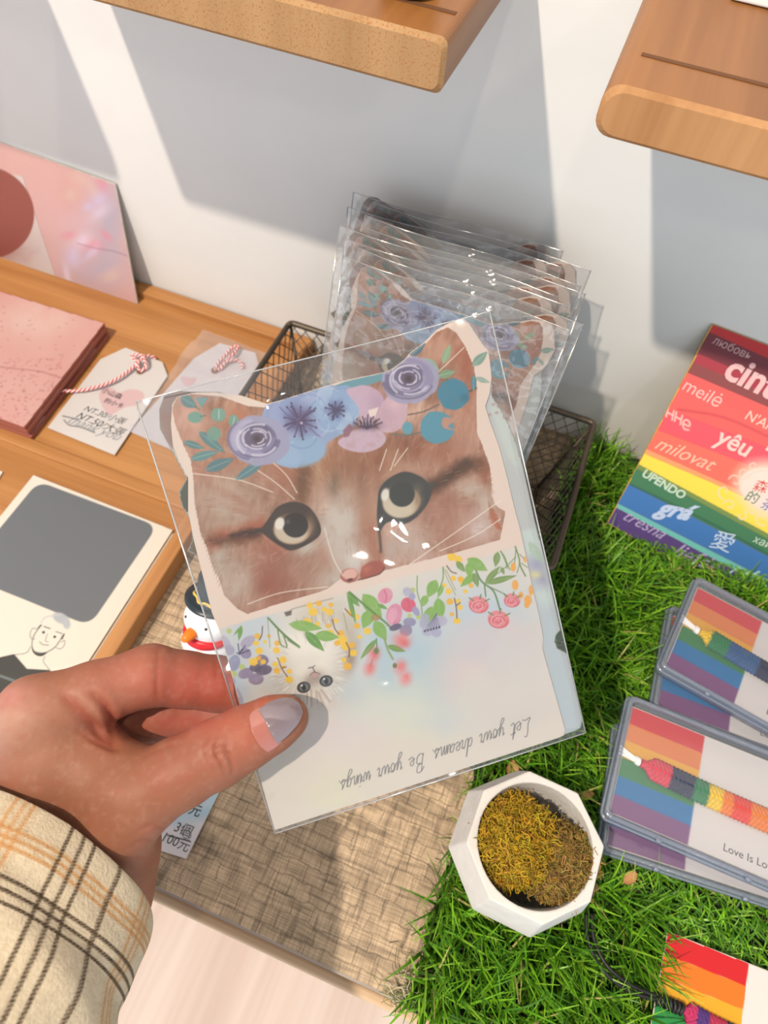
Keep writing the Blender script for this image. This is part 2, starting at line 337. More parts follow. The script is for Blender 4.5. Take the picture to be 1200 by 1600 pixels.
# display table: laminate top with a woven look, pale edge band, wooden rail below the front edge, legs
def woven():
    m = bpy.data.materials.new('woven_look_laminate'); m.use_nodes = True; nt = m.node_tree; b = nt.nodes['Principled BSDF']; b.inputs['Roughness'].default_value = .5; b.inputs['Specular IOR Level'].default_value = .3
    tc = nt.nodes.new('ShaderNodeTexCoord'); L = nt.links
    def streak(sx, sy, det, dist=.3):
        mp = nt.nodes.new('ShaderNodeMapping'); mp.inputs['Scale'].default_value = (sx, sy, 1); L.new(tc.outputs['Object'], mp.inputs[0])
        n = nt.nodes.new('ShaderNodeTexNoise'); n.inputs['Scale'].default_value = 1; n.inputs['Detail'].default_value = det; n.inputs['Distortion'].default_value = dist; L.new(mp.outputs[0], n.inputs['Vector']); return n.outputs[0]
    def ramp(s, a, c, v0, v1):
        r = nt.nodes.new('ShaderNodeMapRange'); r.inputs[1].default_value = a; r.inputs[2].default_value = c; r.inputs[3].default_value = v0; r.inputs[4].default_value = v1; L.new(s, r.inputs[0]); return r.outputs[0]
    def mul(a, c, op='MULTIPLY'):
        n = nt.nodes.new('ShaderNodeMath'); n.operation = op; L.new(a, n.inputs[0])
        if isinstance(c, float): n.inputs[1].default_value = c
        else: L.new(c, n.inputs[1])
        return n.outputs[0]
    fx = ramp(streak(45, 1500, 2), .35, .65, .78, 1.12); fy = ramp(streak(1500, 45, 2), .35, .65, .80, 1.10)
    lx = ramp(streak(28, 230, 2, .5), .56, .64, 1.0, .66); ly = ramp(streak(230, 28, 2, .5), .56, .64, 1.0, .66)
    bl = ramp(streak(90, 90, 1, .2), .35, .65, .9, 1.1)
    wn = nt.nodes.new('ShaderNodeTexNoise'); wn.inputs['Scale'].default_value = 130; wn.inputs['Detail'].default_value = 2; L.new(tc.outputs['Object'], wn.inputs['Vector'])
    w2 = nt.nodes.new('ShaderNodeVectorMath'); w2.operation = 'MULTIPLY_ADD'; w2.inputs[1].default_value = (.0045, .0045, 0); L.new(wn.outputs['Color'], w2.inputs[0]); L.new(tc.outputs['Object'], w2.inputs[2])
    bk = nt.nodes.new('ShaderNodeTexBrick'); bk.inputs['Scale'].default_value = 1; bk.inputs['Brick Width'].default_value = .0105; bk.inputs['Row Height'].default_value = .0078; bk.inputs['Mortar Size'].default_value = .0005; bk.inputs['Mortar Smooth'].default_value = .6
    bk.inputs['Color1'].default_value = (1.06, 1.06, 1.06, 1); bk.inputs['Color2'].default_value = (.90, .90, .90, 1); bk.inputs['Mortar'].default_value = (.66, .66, .66, 1); L.new(w2.outputs[0], bk.inputs['Vector'])
    tot = mul(mul(mul(mul(fx, fy), mul(lx, ly)), bl), bk.outputs['Color'])
    vm = nt.nodes.new('ShaderNodeVectorMath'); vm.operation = 'SCALE'; vm.inputs[0].default_value = rgba((186, 163, 136))[:3]; L.new(tot, vm.inputs['Scale']); L.new(vm.outputs[0], b.inputs['Base Color'])
    bp = nt.nodes.new('ShaderNodeBump'); bp.inputs['Strength'].default_value = .25; bp.inputs['Distance'].default_value = .0005; L.new(tot, bp.inputs['Height']); L.new(bp.outputs[0], b.inputs['Normal'])
    return m
M_oak = wood('honey_wood', (186, 134, 82), (160, 108, 60), 0, .55, .42, .12)
M_oak_y = wood('honey_wood_crosswise', (186, 134, 82), (160, 108, 60), 1, .55, .42, .12)
M_pale = wood('pale_beech', (206, 178, 146), (188, 156, 124), 0, .5)
YF = -0.366
tb = thing('display_table', 'shop display table with woven-look laminate top against the white wall', 'table', (0, -.18, 0))
m = MB(); m.box((-.9, YF, .731), (.9, -.0005, .75)); m.build('tabletop', woven(), tb)
m = MB(); m.box((-.9, YF - .0012, .731), (.9, YF, .7499)); m.build('edge_band', mat('edge_band', (150, 140, 134), .4), tb)
m = MB(); m.box((-.9, YF - .0075, .69), (.9, YF - .0015, .7285)); m.build('front_rail', M_pale, tb, bevel=.002)
for x in (-.86, .86):
    for y in (YF + .03, -.04):
        m = MB(); m.box((x - .02, y - .02, 0), (x + .02, y + .02, .731)); m.build('leg', M_pale, tb, bevel=.002)

# wooden tray at the left
tr = thing('wooden_tray', 'honey-coloured wooden tray with raised edges at the left of the table', 'tray', (-.36, -.25, .75))
m = MB(); m.box((-.62, -.364, .7502), (-.178, -.012, .757)); m.build('tray_floor', M_oak, tr)
for n_, lo, hi, mt in (('raised_edge', (-.62, -.012, .7502), (-.168, -.001, .7625), M_oak), ('raised_edge', (-.1775, -.364, .7502), (-.168, -.0125, .7665), M_oak_y),
                       ('divider_strip', (-.62, -.1715, .757), (-.178, -.1625, .7595), M_oak)):
    m = MB(); m.box(lo, hi); m.build(n_, mt, tr, bevel=.0012)

# the two thick wooden shelf boards on the wall
M_end = wood('sanded_end_grain', (168, 132, 93), (152, 117, 80), 2, .5, .7, .3, .2, speck=(150, 100, 60))
M_end2 = wood('brushed_end_grain', (176, 132, 90), (146, 102, 64), 2, .35, .7, .3, .2)
M_shelf = wood('shelf_pine', (146, 96, 48), (118, 72, 31), 1, .35, .4, .1)
YS = -.11
def shelf(label, x0, x1, zb, zt, endm, r=.004, yb=-.0005):
    t = thing('shelf_board', label, 'shelf', ((x0 + x1) / 2, 0, zb))
    prof = []
    for cx, cz, a0 in ((x1 - r, zt - r, 0), (x0 + r, zt - r, 90), (x0 + r, zb + r, 180), (x1 - r, zb + r, 270)):
        for k in range(6):
            a = math.radians(a0 + 90 * k / 5); prof.append((cx + r * math.cos(a), cz + r * math.sin(a)))
    n = len(prof); b = .0016
    V = [(x, yb, z) for x, z in prof] + [(x, YS + b, z) for x, z in prof]
    cx, cz = (x0 + x1) / 2, (zb + zt) / 2
    V += [(x - math.copysign(b, x - cx), YS, z - math.copysign(b, z - cz)) for x, z in prof]
    m = MB(); m.add(V, [(i, (i + 1) % n, n + (i + 1) % n, n + i) for i in range(n)] + [tuple(range(n))], 0)
    m.add(V[n:], [(i, (i + 1) % n, n + (i + 1) % n, n + i) for i in range(n)] + [tuple(range(n, 2 * n))[::-1]], 1)
    m.build('board', [M_shelf, endm], t)
    return t
cl = at_y(688, 152, YS); cl2 = at_y(690, 60, YS); cr = at_y(926, 212, YS); cr2 = at_y(945, 128, YS)
sl = shelf('thick wooden shelf board with speckled front edge, left of the gap', -.295, cl[0], cl[2], cl2[2], M_end, .003)
sr = shelf('thick wooden shelf board with rounded corner and brushed front, at upper right', cr[0] - .001, .46, cr[2], cr2[2], M_end2, .006)
sf = shelf('wooden shelf board beyond the upper left corner of the picture', -.95, -.338, cl[2], cl2[2], M_end, .003)
M_dark = mat('dark_groove', (96, 58, 26), .8)
for s_, x0, x1, z in ((sl, -.295, cl[0], cl2[2]), (sr, cr[0] + .004, .46, cr2[2])):
    m = MB(); yg = YS + (.022 if s_ is sr else .017); m.box((x0 + .002, yg, z - .0005), (x1 - .003, yg + .0022, z + .00025)); m.build('groove', M_dark, s_)
# things that just show on the shelves
p = at_z(632, -6, cl2[2])
m = MB(); m.lathe([(0, cl2[2] + .0003), (.009, cl2[2] + .0003), (.0105, cl2[2] + .002), (.0105, cl2[2] + .02), (.008, cl2[2] + .024), (0, cl2[2] + .024)], p[0], p[1] + .006, 24)
tag(m.build('dark_pot', mat('slate_glaze', (70, 70, 72), .35), smooth=True), 'small dark grey pot foot on the left shelf board', 'pot')
p = at_z(1140, 2, cr2[2])
m = MB(); m.box((p[0], p[1], cr2[2] + .0003), (p[0] + .13, p[1] + .03, cr2[2] + .02)); tag(m.build('paper_box', mat('white_card', (232, 232, 230), .6), bevel=.001), 'white paper box on the right shelf board', 'box')

# ------------------------------------------------------------------ artificial grass mat
XM = .0435
gm = thing('grass_mat', 'bright green artificial grass mat on the right half of the table', 'mat', (.25, -.19, .75))
m = MB()
edge = [(XM + .002 * math.sin(i * 1.7) + .0015 * math.sin(i * 4.1), -.368 + i * .0123) for i in range(31)]
edge[-1] = (XM, -.004)
ng = len(edge); V = [(x, y, .7503) for x, y in edge] + [(.46, y, .7503) for _, y in edge] + [(x, y, .7535) for x, y in edge] + [(.46, y, .7535) for _, y in edge]
Fq = [(2 * ng + i, 3 * ng + i, 3 * ng + i + 1, 2 * ng + i + 1) for i in range(ng - 1)] + [(i, i + 1, 2 * ng + i + 1, 2 * ng + i)[::-1] for i in range(ng - 1)] + [(i, ng + i, ng + i + 1, i + 1)[::-1] for i in range(ng - 1)] + [(0, 2 * ng, 3 * ng, ng)]
m.add(V, Fq); m.build('backing', mat('mat_backing', (36, 40, 26), .9, bump=.6, bscale=700), gm)

# ================================================================== right half: rainbow card, bracelet boxes, pot
STR6 = [(226, 72, 84), (240, 140, 84), (246, 184, 76), (64, 140, 92), (40, 128, 190), (134, 84, 140)]
# tall rainbow card leaning on the wall
RB = Plane(at_z(950, 820, .7625), at_y(1200, 540, -.0015) - at_y(1113, 507, -.0015), at_y(1113, 507, -.0015) - at_z(950, 820, .7625))
def paint_rainbow(c):
    def band(l0, r0, l1, r1, colr, soft=1.2):
        ex = lambda l, r: (l[0] + (r[0] - l[0]) * 1.8, l[1] + (r[1] - l[1]) * 1.8)
        c.poly([l0, r0, ex(l0, r0), ex(l1, r1), r1, l1], colr, 1, soft)
    L = [(1113, 505), (1107, 517), (1092, 552), (1086, 566), (1076, 582), (1046, 640), (1029, 672), (1014, 702), (1010, 709), (1000, 724), (996, 730), (985, 755), (966, 785), (963, 791), (946, 822)]
    Rr = [(1200, 538), (1200, 560), (1200, 600), (1200, 617), (1200, 636), (1200, 700), (1200, 738), (1200, 786), (1200, 792), (1200, 834), (1200, 842), (1200, 869), (1200, 906), (1200, 918), (1200, 965)]
    C_ = [(204, 52, 56), (122, 52, 62), (178, 62, 76), (150, 78, 78), (246, 104, 100), (240, 92, 106), (243, 116, 100), (247, 166, 112), (252, 226, 84), (120, 150, 80), (70, 128, 92), (68, 124, 194), (116, 200, 196), (92, 70, 136)]
    for i, k in enumerate(C_):
        l0 = (L[i][0] - 14, L[i][1] - 5); l1 = (L[i + 1][0] - 14, L[i + 1][1] - 5)
        band(l0, Rr[i], l1, Rr[i + 1], k)
    c.stroke([(1060, 640), (1130, 652), (1200, 682)], 4, (196, 70, 82), .6, 4)
    c.stroke([(985, 757), (1100, 812), (1200, 866)], 3, (40, 88, 80), .6, 3)
    for x0, y0 in ((1041, 651), (1054, 658)):
        for q in (((0, 0), (3, -14)), ((9, 5), (12, -9)), ((1.5, -7), (10.5, -2))): c.stroke([(x0 + a, y0 + b) for a, b in q], 2.6, (250, 200, 190), 1, 1.2, 0)
    c.stroke([(1068, 662), (1077, 666), (1077, 659), (1071, 656), (1067, 662), (1069, 670), (1076, 672)], 2.6, (250, 200, 190), 1, 1.2, 3)
    # oval emblem with curls
    c.ell(1212, 768, 66, 46, (250, 226, 200), .85, 18, 20); c.ell(1206, 766, 52, 33, (250, 226, 216), 1, 2, 18)
    c.stroke(catmull([(1155, 766), (1165, 745), (1195, 735), (1230, 738)], 6), 1.6, (250, 214, 204), 1, 1.2, 0)
    for cx, cy, r, s0 in ((1163, 738, 13, 0), (1178, 728, 10, 40), (1149, 752, 11, 200), (1132, 768, 12, 100), (1140, 790, 10, 200), (1175, 795, 9, 0), (1190, 810, 12, 60), (1158, 806, 9, 300)):
        a = np.linspace(0, 5.2, 24); rr = r * (1 - a / 7)
        c.stroke(np.stack([cx + rr * np.cos(a + math.radians(s0)), cy + rr * np.sin(a + math.radians(s0))], -1), 2.0, (250, 220, 200), .9, 1.2, 0)
t = thing('rainbow_card', 'tall rainbow card printed with words for love leaning on the wall', 'card', at_z(1080, 890, .7625))
sheet('card', RB, [(1113, 507), (1300, 578), (1300, 1010), (1087, 897), (949, 817)], paint_rainbow, (200, 60, 60), .00045, .0016, t, (235, 190, 80))
W_ = (250, 214, 206)
lettering(RB, [('любовь', (1112, 536), (1170, 562), (214, 170, 172), 0, 0), ('cinta', (1128, 588), (1226, 634), (244, 196, 196), 0, .03), ('meilė', (1065, 608), (1121, 637), (250, 196, 190), 0, 0),
               ("N'ANO", (1163, 654), (1224, 684), (250, 206, 190), 0, .005), ('yêu', (1115, 690), (1165, 714), (252, 212, 204), 0, .018), ('IK', (1196, 702), (1226, 716), (252, 212, 204), 0, .03),
               ('milovat', (1022, 700), (1112, 737), (252, 196, 170), .35, 0), ('UPENDO', (1002, 743), (1066, 780), (204, 226, 206), 0, .035), ('grá', (1020, 801), (1086, 815), (196, 214, 246), .5, .04),
               ('хайр', (1175, 846), (1212, 862), (214, 232, 214), 0, 0), ('愛', (1108, 852), (1140, 862), (206, 224, 248), 0, 0), ('tresna', (973, 811), (1034, 843), (186, 172, 214), .4, 0), ('liefde', (1050, 866), (1118, 896), (182, 168, 212), .3, .01), ('rahmat', (1138, 894), (1228, 932), (178, 224, 226), .5, .015),
               ('森', (1175, 764), (1196, 770), (216, 70, 66), 0, 0), ('的', (1163, 780), (1180, 787), (60, 120, 80), 0, 0), ('茶', (1187, 792), (1206, 800), (80, 120, 190), 0, 0)], t)

# woven friendship-bracelet band
def braid(name, pts, width, thick, nrm, cols, parent, mats=None, seg=.0005):
    pts = np.asarray(pts, float); pts = catmull(pts, 24); d = np.concatenate([[0], np.cumsum(np.linalg.norm(np.diff(pts, axis=0), axis=1))])
    n = max(8, int(d[-1] / seg)); s = np.linspace(0, d[-1], n); P = np.stack([np.interp(s, d, pts[:, k]) for k in range(3)], -1)
    T = np.gradient(P, axis=0); T /= np.linalg.norm(T, axis=1)[:, None]; Nn = unit(nrm); B = np.cross(Nn, T); B /= np.linalg.norm(B, axis=1)[:, None]
    k = 28; a = np.arange(k) / k * 2 * np.pi; cu = np.cos(a); su = np.sin(a)
    V = np.zeros((n, k, 3)); Cc = np.zeros((n, k, 3))
    tt = s / s[-1]; cpos = [c_[0] for c_ in cols]; cval = np.array([lin(c_[1]) for c_ in cols])
    for j in range(k):
        x = cu[j]; lane = x * 2.6; row = s / .0021 + np.abs(lane) * .6
        bumpv = .42 * np.abs(np.sin(row * np.pi)) + .34 * np.abs(np.cos(lane * np.pi))
        endt = np.clip(np.minimum(tt, 1.02 - tt) * 12, .35, 1)
        V[:, j] = P + B * (x * width * .5 * (1 + .05 * np.sin(row * 2 * np.pi)) * endt)[:, None] + Nn * ((su[j] * thick * .5) * (.8 + bumpv) + thick * .45)[:, None]
        jit = tt + .006 * np.sin(row * 2 * np.pi + j)
        for q in range(3): Cc[:, j, q] = np.interp(jit, cpos, cval[:, q]) * (.50 + .5 * np.abs(np.sin(row * np.pi)) * (.55 + .45 * np.abs(np.cos(lane * np.pi))))[:, ] * (.88 + .24 * rng.random(n))
    f = [(i * k + j, i * k + (j + 1) % k, (i + 1) * k + (j + 1) % k, (i + 1) * k + j) for i in range(n - 1) for j in range(k)] + [tuple(range(k))[::-1], tuple((n - 1) * k + j for j in range(k))]
    m = MB(); m.add(V.reshape(-1, 3), f, 0, Cc.reshape(-1, 3) * .95)
    return m.build(name, mats or mat('bracelet_yarn', rough=.8, attr=True, spec=.2), parent, True)
def steps(seq):
    out = []
    for a, b, c in seq: out += [(a + .006, c), (b - .006, c)]
    return out
NAVY, PINK, GRN, YEL, ORG, RED, BLU = (52, 62, 92), (222, 72, 96), (52, 132, 92), (246, 204, 66), (244, 134, 60), (236, 72, 62), (60, 100, 150)
M_frost = film_mat('frosted_plastic', (226, 232, 244), .06, .5, .30, .25, .1, dcol=(.54, .62, .74))
M_rim = film_mat('plastic_rim', (200, 210, 228), .10, .6, .30, .20, .05, dcol=(.47, .53, .64))
M_lid = film_mat('clear_lid', (248, 249, 252), .04, .5, .05, .08, .06)
def rrect(w, h, r, n=5):
    out = []
    for cx, cy, a0 in ((w - r, h - r, 0), (r, h - r, 90), (r, r, 180), (w - r, r, 270)):
        for k in range(n): 
            a = math.radians(a0 + 90 * k / (n - 1)); out.append((cx + r * math.cos(a), cy + r * math.sin(a)))
    return np.array(out)
def bracelet_box(label, tl, theta, zb, cols, pathuv, tassel, group, Lx=.10, Hy=.0665, T=.0112):
    th = math.radians(theta); U = np.array([math.cos(th), math.sin(th), 0]); V = np.array([-math.sin(th), math.cos(th), 0])
    O = np.array([tl[0], tl[1], 0]) - V * Hy
    w = lambda u, v, z: O + U * u + V * v + np.array([0, 0, z])
    t = thing('bracelet_box', label, 'box', w(Lx / 2, Hy / 2, zb), group)
    R2 = rrect(Lx, Hy, .0034); n = len(R2)
    ring = lambda ins, z: np.array([w(*(np.array([Lx / 2, Hy / 2]) + (q - [Lx / 2, Hy / 2]) * (1 - 2 * ins / np.array([Lx, Hy]))), z) for q in R2])
    def wall(seq, m=None):
        m = m or MB(); V_ = np.concatenate([ring(i, z) for i, z in seq]); k = len(seq)
        m.add(V_, [(a * n + j, a * n + (j + 1) % n, (a + 1) * n + (j + 1) % n, (a + 1) * n + j) for a in range(k - 1) for j in range(n)]); return m
    m = wall([(.0012, zb), (0, zb + .0008), (0, zb + T * .55)]); m.add(ring(.0012, zb), [tuple(range(n))[::-1]]); m.build('case', M_frost, t, True)
    m = wall([(.0001, zb + T * .57), (.0001, zb + T - .0008), (.0006, zb + T), (.0020, zb + T), (.0024, zb + T - .0006), (.0024, zb + T * .57)]); m.build('lid_rim', M_rim, t, True)
    m = MB(); m.add(ring(.0022, zb + T - .0005), [tuple(range(n))]); m.build('lid', M_lid, t)
    m = wall([(.0003, zb + T * .50), (-.0007, zb + T * .53), (-.0007, zb + T * .58), (.0003, zb + T * .62)]); m.build('lip', M_rim, t, True)
    for u in (.028, .072):
        m = MB(); c0 = w(u, -.0002, zb + T - .001); m.tube([c0 - U * .0013, c0 + U * .0013], .0013, 10); m.build('catch', M_rim, t, True)
    zc = zb + T - .0045; pl = Plane(w(0, 0, zc), U, V)
    i0 = .0035
    def pnt(c):
        q = pl; pts = lambda u0, v0, u1, v1: proj(q.w(np.array([(u0, v0), (u1, v0), (u1, v1), (u0, v1)])))
        hh = (Hy - .009) / 6
        for k_ in range(6): c.poly(pts(0, .0038 + (5 - k_) * hh, .0435, .0038 + (6 - k_) * hh + .0004), STR6[k_], 1, .8)
    cd = sheet('card', pl, [(i0, .0038), (Lx - i0, .0038), (Lx - i0, Hy - .0045), (i0, Hy - .0045)], pnt, (236, 232, 232), .0005, .0005, t, plane_uv=True, gain=.66)
    pa = lambda u, v: tuple(proj(pl.w(np.array([u, v]))))
    lettering(pl, [('Love Is Love', pa(.0605, .0088), pa(.0868, .0088), (84, 84, 90), 0, .004)], t, .0001)
    br = braid('bracelet', [pl.w(np.array(p)) for p in pathuv], 0.0122, .0036, (0, 0, 1), cols, t)
    m = MB(); tw = [pl.w(np.array(p), .0012) for p in tassel]
    M_yarn = mat('white_yarn', (240, 238, 236), .85)
    for k_ in range(3):
        off = np.array([0, 0, 0]) + V * (.0012 * (k_ - 1)); pts = np.array(catmull(tw, 6)); fade = np.linspace(1.6, .5, len(pts))[:, None]
        m.tube(pts + off * fade, .0007, 6)
    for k_ in range(5):
        a = k_ * 1.3; ctr = tw[-1] - (tw[-1] - tw[-2]) * .06 * k_; aa = np.linspace(0, 6.28, 14)
        m.tube([ctr + V * .0016 * math.cos(x) + np.array([0, 0, .0014 * math.sin(x)]) for x in aa], .0007, 6)
    m.build('tassel', M_yarn, t, True)
    return t
G2 = 'bracelet boxes stacked on the grass mat'
b1c = steps([(0, .20, PINK), (.20, .36, NAVY), (.36, .46, GRN), (.46, .55, YEL), (.55, .62, ORG), (.62, .74, RED), (.74, .88, ORG), (.88, .94, YEL), (.94, 1, GRN)])
b2c = steps([(0, .08, YEL), (.08, .22, GRN), (.22, .45, BLU), (.45, .60, NAVY), (.60, .80, PINK), (.80, 1, NAVY)])
pth1 = [(.0135, .0335), (.03, .0325), (.05, .0315), (.075, .031), (.09, .031)]; tas1 = [(.0015, .0362), (.006, .0352), (.0125, .0338)]
bracelet_box('clear bracelet box lying under the front box of the nearer stack', (.1052, -.2052), 4.5, .7632, b1c, pth1, tas1, None)
bracelet_box('clear bracelet box with pink, navy and yellow braid, on top of the nearer stack', (.1062, -.1917), -1.0, .7746, b1c, pth1, tas1, None)
bracelet_box('clear bracelet box under the tilted one beside the rainbow card', (.1215, -.1240), 0.5, .7655, b2c, pth1, tas1, None)
bracelet_box('tilted clear bracelet box with green and navy braid, touching the rainbow card', (.1302, -.1052), -10.5, .7767, b2c, pth1, tas1, None)

# concrete pot with reindeer moss
PX, PY, PZ = .0722, -.2868, .7536
def octo(r, z, rot=20.): return [(PX + r * math.cos(math.radians(rot + 45 * k)), PY + r * math.sin(math.radians(rot + 45 * k)), z) for k in range(8)]
def circ(r, z, n): return [(PX + r * math.cos(math.radians(20) + 2 * math.pi * k / n), PY + r * math.sin(math.radians(20) + 2 * math.pi * k / n), z) for k in range(n)]
bm = bmesh.new(); lv = []
for r, z in ((.0235, PZ), (.0368, PZ + .0275), (.0318, PZ + .0525)): lv.append([bm.verts.new(p) for p in octo(r, z)])
bm.faces.new(lv[0][::-1])
for a, b in ((0, 1), (1, 2)):
    for k in range(8): bm.faces.new((lv[a][k], lv[a][(k + 1) % 8], lv[b][(k + 1) % 8], lv[b][k]))
N = 48; i1 = [bm.verts.new(p) for p in circ(.0266, PZ + .0525, N)]; i2 = [bm.verts.new(p) for p in circ(.0245, PZ + .030, N)]; i3 = [bm.verts.new(p) for p in circ(.0215, PZ + .014, N)]
for k in range(8):
    seg = [i1[(6 * k + j) % N] for j in range(7)]; bm.faces.new([lv[2][k], lv[2][(k + 1) % 8]] + seg[::-1])
for k in range(N):
    bm.faces.new((i1[k], i1[(k + 1) % N], i2[(k + 1) % N], i2[k])); bm.faces.new((i2[k], i2[(k + 1) % N], i3[(k + 1) % N], i3[k]))
bm.faces.new(i3)
bmesh.ops.recalc_face_normals(bm, faces=bm.faces)
me = bpy.data.meshes.new('planter'); bm.to_mesh(me); bm.free()
po = bpy.data.objects.new('planter', me); COL.objects.link(po); me.materials.append(mat('white_concrete', (206, 203, 200), .8, bump=.35, bscale=260, var=.05, vscale=120))
bv = po.modifiers.new('bevel', 'BEVEL'); bv.width = .0007; bv.segments = 2; bv.limit_method = 'ANGLE'; bv.angle_limit = .5
tag(po, 'small faceted white concrete planter holding moss on the grass mat', 'planter')
def moss(label, c, r, hue, n, seed, squash=.8):
    g = np.random.default_rng(seed); m = MB(); c = np.array(c)
    import mathutils
    b = bmesh.new(); bmesh.ops.create_icosphere(b, subdivisions=4, radius=1)
    V = np.array([v.co[:] for v in b.verts]); Fc = [[v.index for v in f.verts] for f in b.faces]; b.free()
    nz = vnoise(V[:, :2] * 10 + V[:, 2:3] * 7, 4, seed) - .5
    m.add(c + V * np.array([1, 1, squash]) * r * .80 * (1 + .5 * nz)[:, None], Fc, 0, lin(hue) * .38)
    for i in range(n):
        d = g.normal(size=3); d[2] = abs(d[2]) * 1.0 - .12; d = unit(d); lump = 1 + .22 * math.sin(d[0] * 6 + seed) * math.cos(d[1] * 7) 
        p = c + d * np.array([1, 1, squash]) * r * (.66 + .16 * g.random()); L = r * (.15 + .20 * g.random()) * lump; pts = [p]; dr = d.copy()
        for s_ in range(5):
            dr = unit(dr + g.normal(size=3) * 1.0); pts.append(pts[-1] + dr * L / 4 * np.array([1, 1, squash]))
        col = lin(np.clip(np.array(hue) * (.80 + .45 * g.random()) + g.normal(size=3) * 6, 0, 255))
        m.tube(catmull(pts, 2), np.linspace(.00034, .00020, 11), 4, 0, col, cap=False)
        if g.random() < .6:
            q = pts[3]; m.tube([q, q + unit(dr + g.normal(size=3)) * L * .25, q + unit(dr + g.normal(size=3)) * L * .42], [.0003, .00025, .00018], 4, 0, col * 1.08, cap=False)
    return tag(m.build('moss_clump', mat('dry_moss', rough=.9, attr=True, spec=.1), loc=None), label, 'moss', None)
moss('mustard-yellow ball of moss at the left of the white planter', (*at_z(812, 1312, .806)[:2], .7975), .0215, (156, 128, 42), 5200, 3, .85)
moss('duller brown tuft of moss at the right of the white planter', (*at_z(876, 1346, .800)[:2], .7945), .0198, (134, 110, 60), 4300, 5, .85)

# loose rainbow card with a bracelet tied round it, and its black cord
BC = flat(.7682)
t = thing('bracelet_card', 'rainbow-striped card lying on the grass at the lower right', 'card', at_z(1150, 1560, .767))
BC0 = at_z(1043, 1455, .7682)[:2]; bx = unit(at_z(1170, 1505, .7682)[:2] - BC0); by = unit(at_z(1017, 1600, .7682)[:2] - BC0)
q2 = lambda u, v: tuple(proj(np.array([*(BC0 + bx * u + by * v), .7682])))
def pnt(c):
    C6 = [(226, 34, 42), (244, 130, 36), (250, 182, 44), (44, 152, 72), (20, 140, 196), (120, 64, 140)]
    wd_ = np.linalg.norm(at_z(1170, 1505, .7682)[:2] - BC0)
    for k in range(6): c.poly([q2(-.002, .0098 * k), q2(wd_, .0098 * k), q2(wd_, .0098 * (k + 1)), q2(-.002, .0098 * (k + 1))], C6[k], 1, .8)
sheet('card', BC, [q2(0, 0), q2(.085, 0), q2(.085, .0585), q2(0, .0585)], pnt, (240, 238, 236), .00045, .0006, t, gain=.70)
tb2 = thing('bracelet', 'woven bracelet with a black looped cord tied round the lower right card', 'bracelet', at_z(1060, 1575, .769))
zq = .7686
braid('band', [at_z(*p, zq) for p in ((1066, 1577), (1090, 1592), (1120, 1608), (1160, 1626))], .0095, .0032, (0, 0, 1), steps([(0, .2, (200, 60, 110)), (.2, .4, (90, 60, 130)), (.4, .7, (190, 60, 90)), (.7, 1, NAVY)]), tb2)
M_cord = mat('black_cord', (22, 22, 24), .5)
m = MB()
for o_ in (0, 9):
    base = [(916 + o_, 1428), (919 + o_, 1470 - o_ * .3), (940 + o_, 1514 - o_ * .5), (982 + o_ * .4, 1548 - o_), (1026, 1562 - o_ * .6)]
    zz = [.769, .770, .7715, .7715, .7712]
    m.tube(catmull([at_z(*p, z) for p, z in zip(base, zz)], 8), .00100, 8)
m.build('cord', M_cord, tb2, True)
m = MB()
for k in range(7):
    cpt = at_z(1028 + 6 * k, 1561 + 2.6 * k, .7702); a = np.linspace(0, 6.28, 14); m.tube([cpt + np.array([.0004 * math.sin(x * 2 + k), .0022 * math.cos(x), .0018 * math.sin(x)]) for x in a], .0009, 6)
m.build('knot', M_cord, tb2, True)
# bits of dry leaf on the grass
M_leaf = mat('dry_leaf', (186, 142, 92), .8, var=.15)
for (p, s_, lab) in ((((800, 1206)), .0062, 'curled tan leaf scrap on the grass above the planter'), (((982, 1372)), .005, 'brown leaf scrap on the grass below the nearer box stack'), (((916, 1243)), .0042, 'tiny yellowish twig scrap beside the planter rim')):
    c0 = at_z(*p, .768); a = random.random() * 6; m = MB(); V = []
    for i in range(7):
        for j in range(5):
            u, v = (i - 3) / 3, (j - 2) / 2; wv = (1 - .8 * u * u) * .55
            x, y = s_ * u * .9, s_ * v * wv; V.append(c0 + np.array([x * math.cos(a) - y * math.sin(a), x * math.sin(a) + y * math.cos(a), s_ * (.35 * v * v + .2 * u * u)]))
    V2 = [v - np.array([0, 0, .0003]) for v in V]
    Fc = [(i * 5 + j, i * 5 + j + 1, i * 5 + j + 6, i * 5 + j + 5) for i in range(6) for j in range(4)]
    m.add(V, Fc); m.add(V2, [f[::-1] for f in Fc]); tag(m.build('leaf_scrap', M_leaf, smooth=True), lab, 'leaf')

